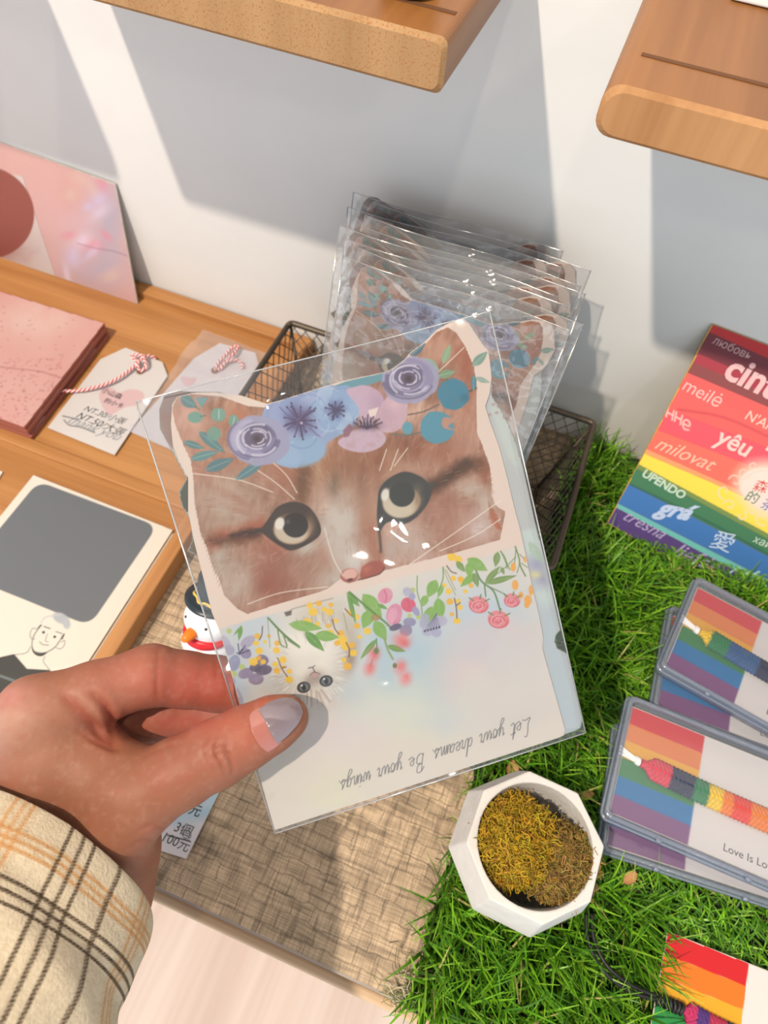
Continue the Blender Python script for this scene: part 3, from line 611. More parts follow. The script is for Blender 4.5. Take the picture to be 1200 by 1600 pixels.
# ================================================================== left half: cards, tags, note, snowman, basket
FC = Plane(at_z(215, 475, .7574), at_z(0, 402, .7574) - at_z(215, 475, .7574), at_y(180, 288, -.002) - at_z(215, 475, .7574))
def pnt(c):
    c.fill((232, 184, 180), vnoise(c.P0, 60, 4) * .6)
    c.blob(140, 330, 70, 60, (226, 196, 214), .8); c.blob(150, 420, 60, 40, (206, 184, 200), .8); c.blob(110, 300, 40, 50, (236, 182, 172), .7)
    c.blob(170, 350, 26, 70, (190, 186, 204), .7, tex=.2)
    for i in range(16):
        a = rng.random(2); c.blob(100 + a[0] * 90, 270 + a[1] * 170, 8 + 12 * rng.random(), 5 + 8 * rng.random(), [(244, 226, 244), (240, 160, 176), (236, 200, 190), (226, 208, 240)][i % 4], .7, rng.random() * 180, .3)
    c.stroke([(120, 380), (150, 388), (175, 392), (205, 402)], 1.6, (150, 120, 150), .5, 2)
    c.poly([(-160, 210), (0, 268), (36, 276), (60, 350), (90, 440), (-160, 360)], (226, 214, 212), .92, 2)
    c.stroke([(36, 276), (60, 350), (90, 440)], 1.5, (200, 160, 160), .7, 1.5)
    c.ell(-24, 332, 78, 72, (162, 92, 82), 1, 2, 20); c.blob(-10, 390, 60, 30, (144, 74, 66), .5)
tag(sheet('postcard', FC, [(180, 288), (0, 222), (-190, 152), (-190, 338), (0, 402), (215, 475)], pnt, (230, 184, 178), .0006, .0012, gain=.68), 'iridescent pink card with brown oval standing against the wall', 'card')

# flat stack of pink cards
for k in range(4):
    zt = .7576 + .0031 * (k + 1); dx, dy = [(.0014, -.001), (-.0006, .0008), (.0009, -.0004), (0, 0)][k]
    pl = flat(zt); pts = [(163, 505), (0, 455), (-190, 397), (-150, 608), (0, 655), (38, 668)]
    top = flat(.7576 + .0124); uv = [top.px(p) + (dx, dy) for p in pts]
    def pnt(c):
        c.fill((240, 196, 190), vnoise(c.P0, 50, 9) * .7); c.blob(60, 500, 60, 30, (248, 214, 206), .8)
        g = np.random.default_rng(5)
        for i in range(240):
            x, y = g.random() * 120 - 20, 560 + g.random() * 110; c.ell(x, y, 1.5, 1.1, (186, 110, 120), .25 + .4 * g.random(), 1)
        for i in range(30):
            x, y = g.random() * 120, 470 + g.random() * 90; c.ell(x, y, 2, 1.4, (206, 150, 146), .5, 1)
        c.stroke([(-40, 560), (0, 573), (60, 580), (100, 592)], 1.6, (190, 130, 130), .8, 1.4)
    tag(sheet('pink_card', pl, uv, pnt, (236, 178, 172), .0007 if k == 3 else .004, .0028, edge=(188, 112, 96), plane_uv=True, gain=.64),
        'pink card with dotted print, topmost of the flat stack on the tray' if k == 3 else 'pink card lying under the topmost card of the flat stack', 'card', 'pink cards in the flat stack')

# gift tags with candy-striped twine
def twine(pts, r, parent, name='twine'):
    P = catmull(pts, 14); d = np.concatenate([[0], np.cumsum(np.linalg.norm(np.diff(P, axis=0), axis=1))]); n = int(d[-1] / .0004)
    s = np.linspace(0, d[-1], n); P = np.stack([np.interp(s, d, P[:, k]) for k in range(3)], -1); T = np.gradient(P, axis=0); T /= np.linalg.norm(T, axis=1)[:, None]
    B = np.cross(T, (0, 0, 1.)); B /= np.linalg.norm(B, axis=1)[:, None]; Nn = np.cross(B, T); m = MB()
    for k in range(4):
        a = s / .0065 * 2 * np.pi + k * np.pi / 2
        m.tube(P + (B * np.cos(a)[:, None] + Nn * np.sin(a)[:, None]) * r * .55, r * .55, 6, 0, lin((196, 34, 46) if k % 2 == 0 else (240, 232, 230)))
    return m.build(name, mat('twine_yarn', rough=.85, attr=True), parent, True)
TGZ = .7579
def gift_tag(label, outl, heart, hole, tw, words, z, tint=(240, 236, 236), strokes=()):
    pl = flat(z); t = thing('gift_tag', label, 'tag', pl.w(np.mean([pl.px(p) for p in outl], 0)))
    def pnt(c):
        if heart is not None: c.poly(heart, (240, 202, 206), .9, 2, 4)
        c.ell(*hole, 6, 5, (140, 100, 70), 1, 2)
        for s_ in strokes: c.stroke(s_, 1.5, (60, 64, 70), .75, 1.5)
    sheet('paper', pl, outl, pnt, tint, .0005, .0006, t, gain=.66)
    twine([at_z(x, y, z + dz) for x, y, dz in tw], .0011, t)
    if words: lettering(pl, words, t)
    return t
ink = (58, 62, 70)
gift_tag('white paper gift tag with handwritten prices and red striped twine', [(157, 561), (196, 543), (254, 566), (262, 587), (179, 711), (74, 668)],
         [(170, 648), (155, 622), (160, 607), (174, 606), (186, 613), (204, 608), (222, 612), (225, 622), (216, 632), (194, 637)], (219, 580),
         [(82, 608, .0014), (106, 611, .0022), (133, 609, .003), (163, 601, .0035), (185, 591, .0035), (205, 577, .003), (214, 566, .004), (206, 556, .005), (222, 556, .006), (228, 572, .004), (219, 579, .002), (216, 566, .005), (230, 556, .004), (243, 559, .0008)],
         [('小山森', (158, 612), (188, 624), ink, 0, .01), ('的小卡', (162, 628), (190, 638), ink, 0, .01), ('NT.30/小張', (130, 641), (194, 664), ink, .3, 0), ('NT.50/大張', (118, 652), (192, 682), ink, .3, 0), ('thank you', (105, 660), (186, 690), (150, 156, 164), .5, 0)], TGZ + .0012,
         strokes=[[(98, 650), (112, 653), (122, 655)], [(100, 656), (108, 664), (128, 668), (148, 676)]])
gift_tag('white gift tag in a clear bag with twine bow, beside the basket', [(303, 560), (343, 536), (399, 551), (404, 568), (318, 724), (203, 674)],
         [(292, 604), (282, 592), (288, 588), (297, 590), (306, 590), (304, 598)], (336, 579),
         [(336, 579, .001), (342, 566, .003), (352, 556, .004), (362, 544, .004), (372, 541, .004), (366, 552, .005), (356, 560, .004), (350, 570, .003), (342, 578, .002), (352, 566, .004), (368, 562, .004), (378, 568, .002), (380, 576, .001)],
         None, TGZ + .0002, (238, 234, 238))
m = MB(); pl = flat(.7592)
bagq = np.array([pl.px(p) for p in ((318, 519), (420, 556), (330, 735), (198, 676))]); nn = 26; V = []
for i in range(nn):
    for j in range(nn):
        a, b = i / (nn - 1), j / (nn - 1); uv = (bagq[0] * (1 - a) + bagq[1] * a) * (1 - b) + (bagq[3] * (1 - a) + bagq[2] * a) * b
        V.append(pl.w(uv, .0016 + .0018 * vnoise(np.array([[i, j]]) * 1.0, 5, 2)[0] + (.003 if .15 < b < .35 else 0)))
m.add(V, [(i * nn + j, i * nn + j + 1, (i + 1) * nn + j + 1, (i + 1) * nn + j) for i in range(nn - 1) for j in range(nn - 1)])
tag(m.build('clear_bag', film_mat('bag_film', (250, 250, 255), .05, .6, .13, .08, .5, 60), None, True), 'clear plastic bag over the gift tag beside the basket', 'bag')

# white card with a big grey panel and a drawn head
gz = .7600
GC = flat(gz); gTR, gTL = GC.px((270, 828)), GC.px((52, 742)); gh = .132
o4 = [gTL, gTR, gTR + (0, -gh), gTL + (0, -gh)]
pp = lambda *a: [a_ for a_ in a]
def pnt(c):
    A, B, D = [np.array(GC.px(p)) for p in ((60, 752), (246, 822), (140, 978))]; E_ = A + D - B; r = .009
    R_ = []
    for cpt, a, b in ((A, B, E_), (B, D, A), (D, E_, B), (E_, A, D)):
        ea, eb = unit(a - cpt), unit(b - cpt)
        for k in range(8):
            th = k / 7; q = cpt + eb * r * (1 - th) ** 2 + ea * r * th ** 2; R_.append(q)
    c.poly(proj(GC.w(np.array(R_))), (118, 123, 130), 1, 1.5)
    gl = (150, 150, 152)
    c.poly([(-80, 1050), (0, 1027), (22, 1022), (42, 1045), (78, 1047), (150, 1150), (-80, 1150)], (72, 72, 70), 1, 1.5)
    c.stroke([(0, 1056), (20, 1063), (50, 1074)], 4, (140, 152, 158), .8, 3)  # pale band: a plastic sleeve's reflection, painted into the card's colour
    c.stroke([(64, 977), (53, 993), (50, 1007), (53, 1017), (63, 1020), (73, 1019), (87, 1010), (98, 993)], 1.6, (120, 120, 122), .9, 1.5)
    c.ell(95, 966, 13, 8, (188, 194, 202), 1, 3, 24); c.ell(104, 974, 6, 9, (192, 198, 206), 1, 3, -10); c.stroke([(64, 973), (70, 965), (82, 962), (96, 960)], 2, (206, 208, 214), 1, 2)
    c.stroke([(64, 977), (60, 981)], 2.4, (90, 90, 92), .9, 1.2, 0); c.stroke([(100, 991), (97, 998)], 2.4, (90, 90, 92), .9, 1.2, 0)
    c.stroke([(58, 983), (51, 982), (47, 990), (49, 998), (54, 998)], 1.4, gl, .9, 1.4); c.stroke([(96, 1003), (101, 1001), (100, 1009), (94, 1014), (88, 1012)], 1.4, gl, .9, 1.4)
    c.ell(68, 988, 2.1, 2.1, (60, 60, 64), 1, 1); c.ell(85.5, 995, 2.1, 2.1, (60, 60, 64), 1, 1)
    c.stroke([(69, 979), (78, 982)], 2, (120, 124, 130), .9, 1.2, 0); c.stroke([(87.5, 987), (97, 990)], 2, (150, 154, 162), .9, 1.2, 0)
    c.stroke([(74, 991), (71, 1001), (75, 1003)], 1.3, gl, .9, 1.2); c.stroke([(62, 1003), (67, 1007), (76, 1008)], 1.4, (130, 130, 134), .9, 1.2)
    c.poly([(50, 1011), (54, 1018), (63, 1021), (74, 1019), (66, 1025), (57, 1024), (51, 1018)], (66, 66, 66), 1, 1.2, 3)
    c.stroke([(48, 1010), (41, 1020), (23, 1023)], 1.4, gl, .9, 1.4); c.stroke([(70, 1026), (68, 1034), (77, 1046)], 1.4, gl, .9, 1.4)
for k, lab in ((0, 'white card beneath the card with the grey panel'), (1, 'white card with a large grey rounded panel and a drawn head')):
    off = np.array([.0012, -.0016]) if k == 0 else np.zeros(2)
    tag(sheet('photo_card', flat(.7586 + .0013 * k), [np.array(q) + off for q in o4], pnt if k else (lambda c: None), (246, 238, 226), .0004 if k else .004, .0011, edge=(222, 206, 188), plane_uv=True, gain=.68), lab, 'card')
pl = flat(.7584); tag(sheet('photo_card', pl, [(4, 737), (-120, 700), (-160, 760), (-14, 768)], lambda c: None, (236, 230, 220), .004, .001), 'corner of another white card at the left edge of the tray', 'card')

# price note on the table
NT = flat(.7512)
def pnt(c):
    f = np.clip((c.P0[:, 1] - 1270 + .2 * (c.P0[:, 0] - 300)) / 20, 0, 1); c.fill((170, 212, 238), 1 - f)
    c.blob(310, 1260, 40, 14, (238, 246, 250), .7, -30, .1); c.stroke([(262, 1305), (280, 1310), (296, 1314)], 2.2, (54, 54, 54), .9, 1.2)
    c.stroke([(283, 1297), (296, 1299), (297, 1309), (287, 1308), (284, 1298)], 1.2, (70, 70, 74), .9, 1.2)
t = thing('price_note', 'blue and white handwritten price note under the hand on the table', 'note', at_z(290, 1240, .7508))
sheet('paper', NT, [(291, 1342), (392, 1138), (240, 1088), (150, 1298)], pnt, (238, 234, 236), .0004, .0004, t, gain=.74)
lettering(NT, [('3個', (271, 1298), (297, 1308), (60, 62, 68), .1, 0), ('100元', (253, 1314), (293, 1331), (60, 62, 66), .1, 0), ('5元', (285, 1267), (311, 1276), (40, 72, 84), .1, .01)], t)
lettering(NT, [('20', (258, 1161), (284, 1170), (60, 84, 104), .1, 0)], t)

# little snowman figure
SX, SY = at_z(333, 948, .786)[:2] + (0, -.010)
def tip(v, a0=.52, z0=.770):
    v = np.array(v, float).copy(); k = np.clip((v[:, 2] - .764) / .010, 0, 1) * a0; y, z = v[:, 1] - SY, v[:, 2] - z0
    y2 = y * np.cos(k) + z * np.sin(k); z2 = -y * np.sin(k) + z * np.cos(k); v[:, 1] = SY + y2; v[:, 2] = z0 + z2; return v
def tipped(m):
    m.v = [tip(q) for q in m.v]; return m
t = thing('snowman_figure', 'small white snowman figure in a dark top hat with red scarf behind the hand', 'figurine', (SX, SY, .75))
M_white = mat('snow_glaze', (236, 238, 244), .35, bump=.2, bscale=300)
prof = [(0, .7502), (.010, .7502), (.0145, .7545), (.0165, .7610), (.0155, .7675), (.0118, .7720), (.0128, .7745), (.0148, .7800), (.0146, .7850), (.0120, .7905), (.007, .794), (0, .795)]
m = MB(); m.lathe(catmull(prof, 4), SX, SY, 40); tipped(m).build('body', M_white, t, True)
fd = unit(np.array([-.22, -.95, 0])); sd = np.array([-fd[1], fd[0], 0]) * -1; cen = np.array([SX, SY, 0])
M_hat = mat('dark_teal_hat', (30, 44, 54), .35)
hx = cen + fd * -.0015; ht = [(0, .7925), (.0152, .7925), (.0166, .7935), (.0166, .7948), (.0140, .7958), (.0112, .7962), (.0106, .7980), (.0108, .8085), (.0104, .8100), (0, .8103)]
m = MB(); m.lathe(ht, hx[0], hx[1], 40); hat = tipped(m).build('hat', M_hat, t, True)
a = np.linspace(0, 2 * np.pi, 60); m = MB(); m.tube(np.stack([hx[0] + (.0112 + .0006 * np.sin(9 * a)) * np.cos(a), hx[1] + (.0112 + .0006 * np.sin(9 * a)) * np.sin(a), .7975 + .0004 * np.sin(7 * a)], -1), .0008, 6); tipped(m).build('hat_band', mat('gold_paint', (214, 186, 92), .35), hat, True)
m = MB(); m.tube(np.stack([SX + .0124 * np.cos(a), SY + .0124 * np.sin(a), .7722 + .0006 * np.cos(a)], -1), .0021, 10); sc_ = tipped(m).build('scarf', mat('red_paint', (206, 28, 40), .4), t, True)
q0 = cen + fd * .0135 + sd * -.006 + (0, 0, .770)
m = MB(); m.tube([q0, q0 + fd * .0035 + (0, 0, -.006), q0 + fd * .0035 + (0, 0, -.011)], [.0022, .0026, .0024], 10, fl=.6); tipped(m).build('scarf_tail', mat('red_paint'), sc_, True)
n0 = cen + fd * .0125 + (0, 0, .7795)
m = MB(); m.tube([n0, n0 + fd * .004 + (0, 0, -.0004), n0 + fd * .0075 + (0, 0, -.0012), n0 + fd * .0092 + (0, 0, -.0018)], [.0036, .0033, .0026, .0012], 16); tipped(m).build('nose', mat('orange_paint', (232, 122, 24), .4), t, True)
for k in (-1, 1):
    e = cen + fd * .0126 + sd * .0072 * k + (0, 0, .7852); b_ = MB(); b_.lathe([(0, e[2] + .0009), (.0006, e[2] + .0007), (.0009, e[2]), (.0006, e[2] - .0007), (0, e[2] - .0009)], e[0], e[1], 10); tipped(b_).build('eye', mat('black_paint', (24, 26, 30), .3), t, True)

# wire mesh basket
M_wire = mat('bronze_wire', (92, 82, 70), .45, .6)
BT = dict(z0=.7512, z1=.800); XL0, XR0, YF0, YB0 = -.152, .0270, -.130, -.0560; XL1, XR1, YF1, YB1 = -.1735, .0460, -.1432, -.0272
bt = thing('wire_basket', 'dark bronze wire mesh basket against the wall holding the packs', 'basket', (-.062, -.09, .7505))
def lattice(p00, p10, p11, p01, cell=.0078, r=.00042):
    m = MB(); p00, p10, p11, p01 = map(np.array, (p00, p10, p11, p01)); W = (np.linalg.norm(p10 - p00) + np.linalg.norm(p11 - p01)) / 2; H = (np.linalg.norm(p01 - p00) + np.linalg.norm(p11 - p10)) / 2
    nrm = unit(np.cross(p10 - p00, p01 - p00)); f = lambda s, t_: (p00 * (1 - s) + p10 * s) * (1 - t_) + (p01 * (1 - s) + p11 * s) * t_
    sl = 1.15
    for sg in (1, -1):
        k = -int(H * sl / cell) - 1
        while k * cell < W + H * sl:
            x0 = k * cell; k += 1
            # line x = x0 + sg*sl... clipped to the panel
            a, b = (x0, x0 + H / sl * 1.0) if sg > 0 else (x0 + H / sl, x0)
            t0, t1 = 0., 1.
            def clip(t0, t1):
                dx = b - a
                for lim, sgn in ((0, 1), (W, -1)):
                    fa, fb = (a - lim) * sgn, (b - lim) * sgn
                    if fa < 0 and fb < 0: return None
                    tc_ = fa / (fa - fb) if fa != fb else 0
                    if fa < 0: t0 = max(t0, tc_)
                    elif fb < 0: t1 = min(t1, tc_)
                return (t0, t1) if t1 - t0 > .02 else None
            c_ = clip(t0, t1)
            if c_: m.tube([f((a + (b - a) * q) / W, q) + nrm * r * .5 * sg for q in c_], r, 4, cap=False)
    return m
TB = [(XL0, YB0), (XR0, YB0), (XR0, YF0), (XL0, YF0)]; TT = [(XL1, YB1), (XR1, YB1), (XR1, YF1), (XL1, YF1)]
for k in range(4):
    a, b = k, (k + 1) % 4
    lattice((*TB[a], BT['z0']), (*TB[b], BT['z0']), (*TT[b], BT['z1']), (*TT[a], BT['z1'])).build('mesh_panel', M_wire, bt)
lattice((*TB[3], BT['z0']), (*TB[2], BT['z0']), (*TB[1], BT['z0']), (*TB[0], BT['z0'])).build('mesh_base', M_wire, bt)
m = MB()
def rrpath(T_, z, r=.004):
    out = []
    for i in range(4):
        p, a, b = np.array(T_[i]), np.array(T_[i - 1]), np.array(T_[(i + 1) % 4]); ua, ub = unit(a - p), unit(b - p)
        for k in range(5): t_ = k / 4; out.append((*(p + ua * r * (1 - t_) ** 2 + ub * r * t_ ** 2), z))
    out.append(out[0]); return out
m.tube(rrpath(TT, BT['z1']), .0021, 8, fl=1.0); m.build('rim', M_wire, bt, True)
m = MB(); m.tube(rrpath(TB, BT['z0'] + .0004), .0012, 8); m.build('base_ring', M_wire, bt, True)
for k in range(4):
    m = MB(); m.tube([(*TB[k], BT['z0']), (*TT[k], BT['z1'])], .0011, 6); m.build('corner_rib', M_wire, bt, True)

# ================================================================== the cat-card pack held in the hand, and its copies in the basket
SCALE = .122 / .135
K4 = [CAM + (np.array(p) - CAM) * SCALE for p in ((-.1310, -.2270, .9523), (-.0248, -.1450, .9674), (.0706, -.2467, .8567), (-.0355, -.3287, .8416))]
CP = Plane(K4[0], K4[1] - K4[0], K4[3] - K4[0])
def script_pts(text, x0, y0, size, ang, slant=.35):
    """thin handwriting: a stroke alphabet (x-height 1), laid along a line in print coordinates"""
    A = {'L': (1.2, [[(.75, 2.0), (.5, 2.1), (.35, 1.6), (.3, .6), (.05, .05), (.3, .0), (.6, .15), (1.05, .0)]]),
         'B': (1.25, [[(.3, 2.0), (.25, 1.0), (.1, .0)], [(.0, 1.6), (.4, 2.1), (.9, 2.0), (.8, 1.3), (.35, 1.1), (.9, 1.0), (.9, .3), (.5, -.05), (.1, .15)]]),
         'e': (.75, [[(.0, .3), (.5, .6), (.5, .95), (.2, 1.), (.1, .5), (.3, .05), (.75, .25)]]), 't': (.6, [[(.0, .2), (.35, 1.9), (.2, .4), (.3, .0), (.6, .2)], [(.0, 1.2), (.6, 1.3)]]),
         'y': (.85, [[(.0, .8), (.15, 1.), (.15, .3), (.35, .05), (.65, .9)], [(.65, .95), (.55, .0), (.35, -.9), (.05, -.9), (.3, -.3), (.85, .25)]]),
         'o': (.8, [[(.0, .3), (.2, .9), (.45, 1.), (.2, .7), (.15, .2), (.4, .0), (.6, .4), (.5, .95), (.8, .8)]]), 'u': (.9, [[(.0, .4), (.15, 1.), (.12, .25), (.3, .0), (.6, .95), (.58, .2), (.7, .0), (.9, .25)]]),
         'r': (.7, [[(.0, .2), (.2, 1.05), (.3, .9), (.5, .95), (.4, .2), (.5, .0), (.7, .2)]]), 'd': (.9, [[(.6, .9), (.3, 1.), (.1, .5), (.2, .05), (.5, .3), (.8, 2.1)], [(.8, 2.1), (.6, .3), (.7, .0), (.9, .2)]]),
         'a': (.85, [[(.6, .9), (.3, 1.), (.1, .5), (.2, .05), (.5, .4), (.65, .95), (.6, .15), (.7, .0), (.85, .2)]]), 'm': (1.25, [[(.0, .3), (.15, 1.), (.15, .0), (.35, .9), (.5, .9), (.5, .0), (.75, .9), (.9, .9), (.9, .1), (1., .0), (1.25, .25)]]),
         's': (.65, [[(.0, .2), (.4, 1.1), (.35, .7), (.5, .3), (.3, .0), (.05, .1), (.65, .25)]]), '.': (.4, [[(.1, .0), (.16, .05)]]), ' ': (.9, []),
         'w': (1.1, [[(.0, .5), (.15, 1.), (.15, .2), (.3, .0), (.55, .9), (.55, .2), (.7, .0), (.9, .6), (.85, 1.), (1.1, .8)]]), 'i': (.45, [[(.0, .3), (.2, 1.), (.15, .2), (.25, .0), (.45, .25)], [(.25, 1.4), (.28, 1.45)]]),
         'n': (.9, [[(.0, .3), (.15, 1.), (.15, .0), (.4, .95), (.55, .85), (.55, .1), (.65, .0), (.9, .25)]]), 'g': (.85, [[(.6, .9), (.3, 1.), (.1, .5), (.2, .05), (.5, .4), (.62, .95)], [(.62, .95), (.5, -.3), (.25, -.95), (.0, -.7), (.4, -.1), (.85, .25)]])}
    c, s = math.cos(ang), math.sin(ang); out = []; x = 0.
    for ch in text:
        w, st = A[ch]
        for s_ in st:
            q = catmull(np.array([((x + a + slant * b) * size, b * size) for a, b in s_]), 5) if len(s_) > 2 else np.array([((x + a + slant * b) * size, b * size) for a, b in s_])
            out.append(np.stack([x0 + q[:, 0] * c + q[:, 1] * s, y0 + q[:, 0] * s - q[:, 1] * c], -1))
        x += w
    return out, x * size
FUR = [(277, 622), (300, 617), (345, 621), (387, 636), (430, 640), (520, 612), (600, 588), (650, 556), (683, 520), (700, 513), (711, 520), (725, 541), (739, 573), (743, 597), (743, 632), (744, 678), (750, 690), (757, 710), (764, 730), (767, 763), (766, 774), (772, 790), (788, 800), (784, 822), (780, 842), (733, 856), (687, 868), (640, 880), (600, 890), (593, 896), (544, 910), (533, 902), (509, 920), (462, 934), (394, 955), (387, 958), (372, 950), (352, 930), (343, 901), (337, 894), (327, 861), (315, 833), (306, 787), (303, 740), (299, 718), (288, 695), (276, 665), (270, 640)]
def pocket_flowers(c):
    G1, G2_, G3 = (136, 184, 92), (104, 158, 74), (92, 132, 70)
    lf = c.leaf; el = c.ell; st = c.stroke
    # kitten, upside down
    c.blob(478, 1030, 66, 66, (244, 238, 228), 1.2, 0, .1, 9); c.blob(500, 962, 42, 26, (206, 198, 182), .8, -12, .5, 7); c.blob(546, 1032, 11, 26, (150, 122, 104), .95, 12, .3); c.blob(545, 985, 16, 30, (196, 180, 160), .7, -15)
    c.blob(440, 1065, 22, 22, (214, 210, 202), .7); c.blob(505, 1092, 40, 26, (214, 200, 188), .8, 0, .5, 6)
    c.blob(428, 1046, 30, 50, (196, 206, 218), .6, 0, .1); c.blob(545, 1075, 34, 30, (196, 210, 220), .7, 0, .1); c.blob(470, 1012, 44, 26, (250, 246, 238), .9, 0, .1); c.blob(530, 1050, 14, 34, (216, 206, 196), .7, 10, .2); c.blob(446, 1040, 12, 34, (218, 212, 204), .7, -10, .2); c.blob(480, 1034, 34, 16, (232, 226, 218), .7)
    for k in range(150):
        a = rng.random() * 6.28; r = 40 + 16 * rng.random(); x, y = 484 + r * math.cos(a), 1044 + r * math.sin(a)
        if y < 1095: st([(x, y), (x + 10 * math.cos(a), y + 10 * math.sin(a))], 1.1, [(252, 250, 246), (188, 180, 172), (214, 206, 198)][k % 3], .6, 1, 0)
    for k in range(60):
        a = rng.random() * 6.28; r = 34 + 24 * rng.random(); x, y = 480 + r * math.cos(a), 1040 + r * math.sin(a) * .9
        st([(x, y), (x + 9 * math.cos(a), y + 9 * math.sin(a))], 1, [(250, 248, 244), (206, 198, 188)][k % 2], .55, 1, 0)
    for k in range(40):
        x = 462 + 78 * rng.random(); y = 958 - .22 * (x - 480) + 18 * rng.random(); st([(x, y), (x + 2, y + 12)], 1.2, [(236, 230, 220), (168, 156, 142)][k % 2], .6, 1.1, 0)
    c.poly([(444, 957), (456, 953), (455, 961), (447, 963)], (96, 82, 74), .9, 2); c.stroke([(455, 952), (500, 940), (520, 935)], 1.4, (150, 140, 128), .8, 1.4)
    c.blob(492, 1060, 16, 12, (150, 132, 124), .8, -14, .2); c.blob(482, 1068, 9, 8, (160, 144, 134), .6)
    for ex, ey in ((474.6, 1074), (509.6, 1064)):
        el(ex, ey, 10.5, 8.8, (44, 42, 44), 1, 1.2, -14); el(ex, ey, 7.6, 6.4, (112, 116, 120), 1, 1.2, -14); el(ex, ey, 3.2, 5.4, (34, 34, 36), 1, 1.2, -14); el(ex - 3, ey - 3, 1.6, 1.6, (236, 240, 244), 1, 1)
    c.poly([(484, 1056), (492, 1049), (499, 1053), (492, 1059)], (196, 160, 154), 1, 1.5); st([(492, 1050), (488, 1043), (482, 1044)], 1.6, (96, 80, 80), .9, 1.2); st([(488, 1043), (492, 1040)], 1.4, (96, 80, 80), .9, 1.2, 0); st([(484, 1056), (490, 1050), (500, 1053)], 1.2, (96, 80, 80), .8, 1)
    for a, b in (((486, 1078), (487, 1104)), ((494, 1080), (496, 1100)), ((502, 1078), (516, 1097)), ((498, 1082), (505, 1102)), ((480, 1084), (480, 1100))): c.stroke([a, b], 3.2, (176, 152, 138), .75, 3, 0, .6)
    # violet pansies at the left
    for args in ((352, 1006, 8, 14, (188, 184, 208), -30), (387, 1003, 13, 8, (178, 172, 200), -35), (358, 1016, 9, 8, (170, 170, 200), 20), (366, 1036, 9, 13, (150, 156, 192), 15), (384, 1021, 9, 8, (146, 138, 176), 30), (370, 1088, 8, 17, (168, 172, 204), -25), (363, 1066, 5, 8, (170, 172, 204), 0)): el(*args[:5], .95, 1.4, args[5], .3)
    for x, y in ((383, 1009), (372, 1006), (390, 1016), (378, 1014), (370, 1020)): st([(374, 1022), (x, y)], 1.8, (78, 70, 104), .9, 1.2, 0)
    for args in ((410, 1031, 10, 8, (134, 118, 152), 20), (384, 1052, 12, 8, (150, 138, 172), -20), (400, 1061, 12, 9, (148, 134, 168), 0), (412, 1047, 13, 8, (112, 98, 128), -10), (399, 1043, 9, 7, (98, 86, 116), 0)): el(*args[:5], 1, 1.3, args[5], .3)
    for k in range(4): st([(398, 1045 + 1.5 * k), (416, 1038 + 4 * k)], 1, (70, 60, 90), .7, 1, 0)
    Y, Y2 = (250, 206, 56), (244, 186, 48)
    dots = [(402, 994, 5), (400, 1005, 4.5), (405, 1017, 6), (433, 1005, 4.5), (432, 1016, 5.5), (414, 1003, 3), (420, 994, 3), (396, 1034, 7), (411, 1034, 4.5), (404, 1028, 4), (442, 1031, 6), (430, 1038, 4.5), (433, 1048, 5.5), (452, 1049, 4.5), (452, 1062, 6), (443, 1042, 3),
            (484, 946, 5), (489, 956, 7), (498, 943, 5), (506, 952, 4), (515, 956, 6), (517, 945, 4), (480, 972, 7), (496, 975, 4), (513, 978, 4), (516, 989, 6), (525, 970, 4), (532, 990, 6), (535, 1000, 8), (540, 1010, 7), (550, 1008, 5), (552, 1020, 6), (537, 1031, 4), (543, 1041, 6.5), (549, 957, 6), (557, 964, 5), (558, 978, 5), (574, 986, 6), (562, 995, 3.5), (527, 1005, 5),
            (706, 870, 7), (716, 874, 6), (709, 905, 3), (694, 915, 4), (701, 924, 5), (703, 940, 5.5), (716, 939, 4), (719, 949, 4.5), (706, 960, 3.5), (714, 970, 5.5), (722, 908, 5), (736, 915, 4), (727, 924, 3.5), (708, 903, 4), (720, 905, 5)]
    for i, (x, y, r) in enumerate(dots): el(x, y, r, r * .9, Y if i % 3 else Y2, .95, 1.2, 0, .35, 4)
    BR = (120, 76, 56)
    for p in ([(434, 1028), (440, 1044), (449, 1057)], [(440, 1044), (447, 1042)], [(519, 968), (523, 982), (530, 991)], [(541, 1004), (546, 1015), (545, 1027)], [(710, 935), (713, 950), (714, 966)], [(713, 946), (719, 942)], [(410, 979), (409, 992), (405, 1000)], [(539, 951), (548, 961), (551, 963)], [(698, 884), (705, 893), (713, 896)]): st(p, 1.7, BR, .95, 1.1)
    for p in ([(418, 966), (420, 990), (422, 1012)], [(537, 958), (540, 972), (543, 985)], [(693, 887), (698, 902), (707, 920), (712, 930)], [(697, 890), (706, 910), (712, 922)]): st(p, 1.2, (150, 150, 96), .8, 1.1)
    # green leaves
    for a, b, w in (((451, 975), (504, 982), 17), ((492, 992), (530, 996), 17), ((476, 986), (507, 1018), 15), ((377, 977), (373, 1001), 7), ((377, 979), (365, 993), 4)): lf(a, b, w, G1 if w > 16 else G2_, 1, (160, 200, 120))
    for k in range(7): t_ = k / 6; st([(420 + 30 * t_, 966 + 34 * t_), (436 + 32 * t_, 985 + 27 * t_)], 2.4, G3, .8, 1.2, 0)
    st([(418, 965), (440, 988), (468, 1010)], 2, G3, .9, 1.2); st([(442, 990), (448, 1008), (447, 1012)], 2, G3, .9, 1.2); st([(434, 985), (438, 1005), (444, 1011)], 2, G3, .9, 1.2)
    for a, b, w in (((542, 925), (562, 948), 11), ((567, 928), (597, 967), 24), ((580, 953), (567, 982), 20), ((585, 970), (604, 1001), 20), ((588, 999), (563, 1030), 9), ((605, 1009), (634, 1018), 10), ((590, 944), (606, 952), 6), ((544, 928), (556, 975), 7), ((543, 928), (548, 948), 4)): lf(a, b, w, G2_ if w < 12 else G1, 1, (156, 196, 110))
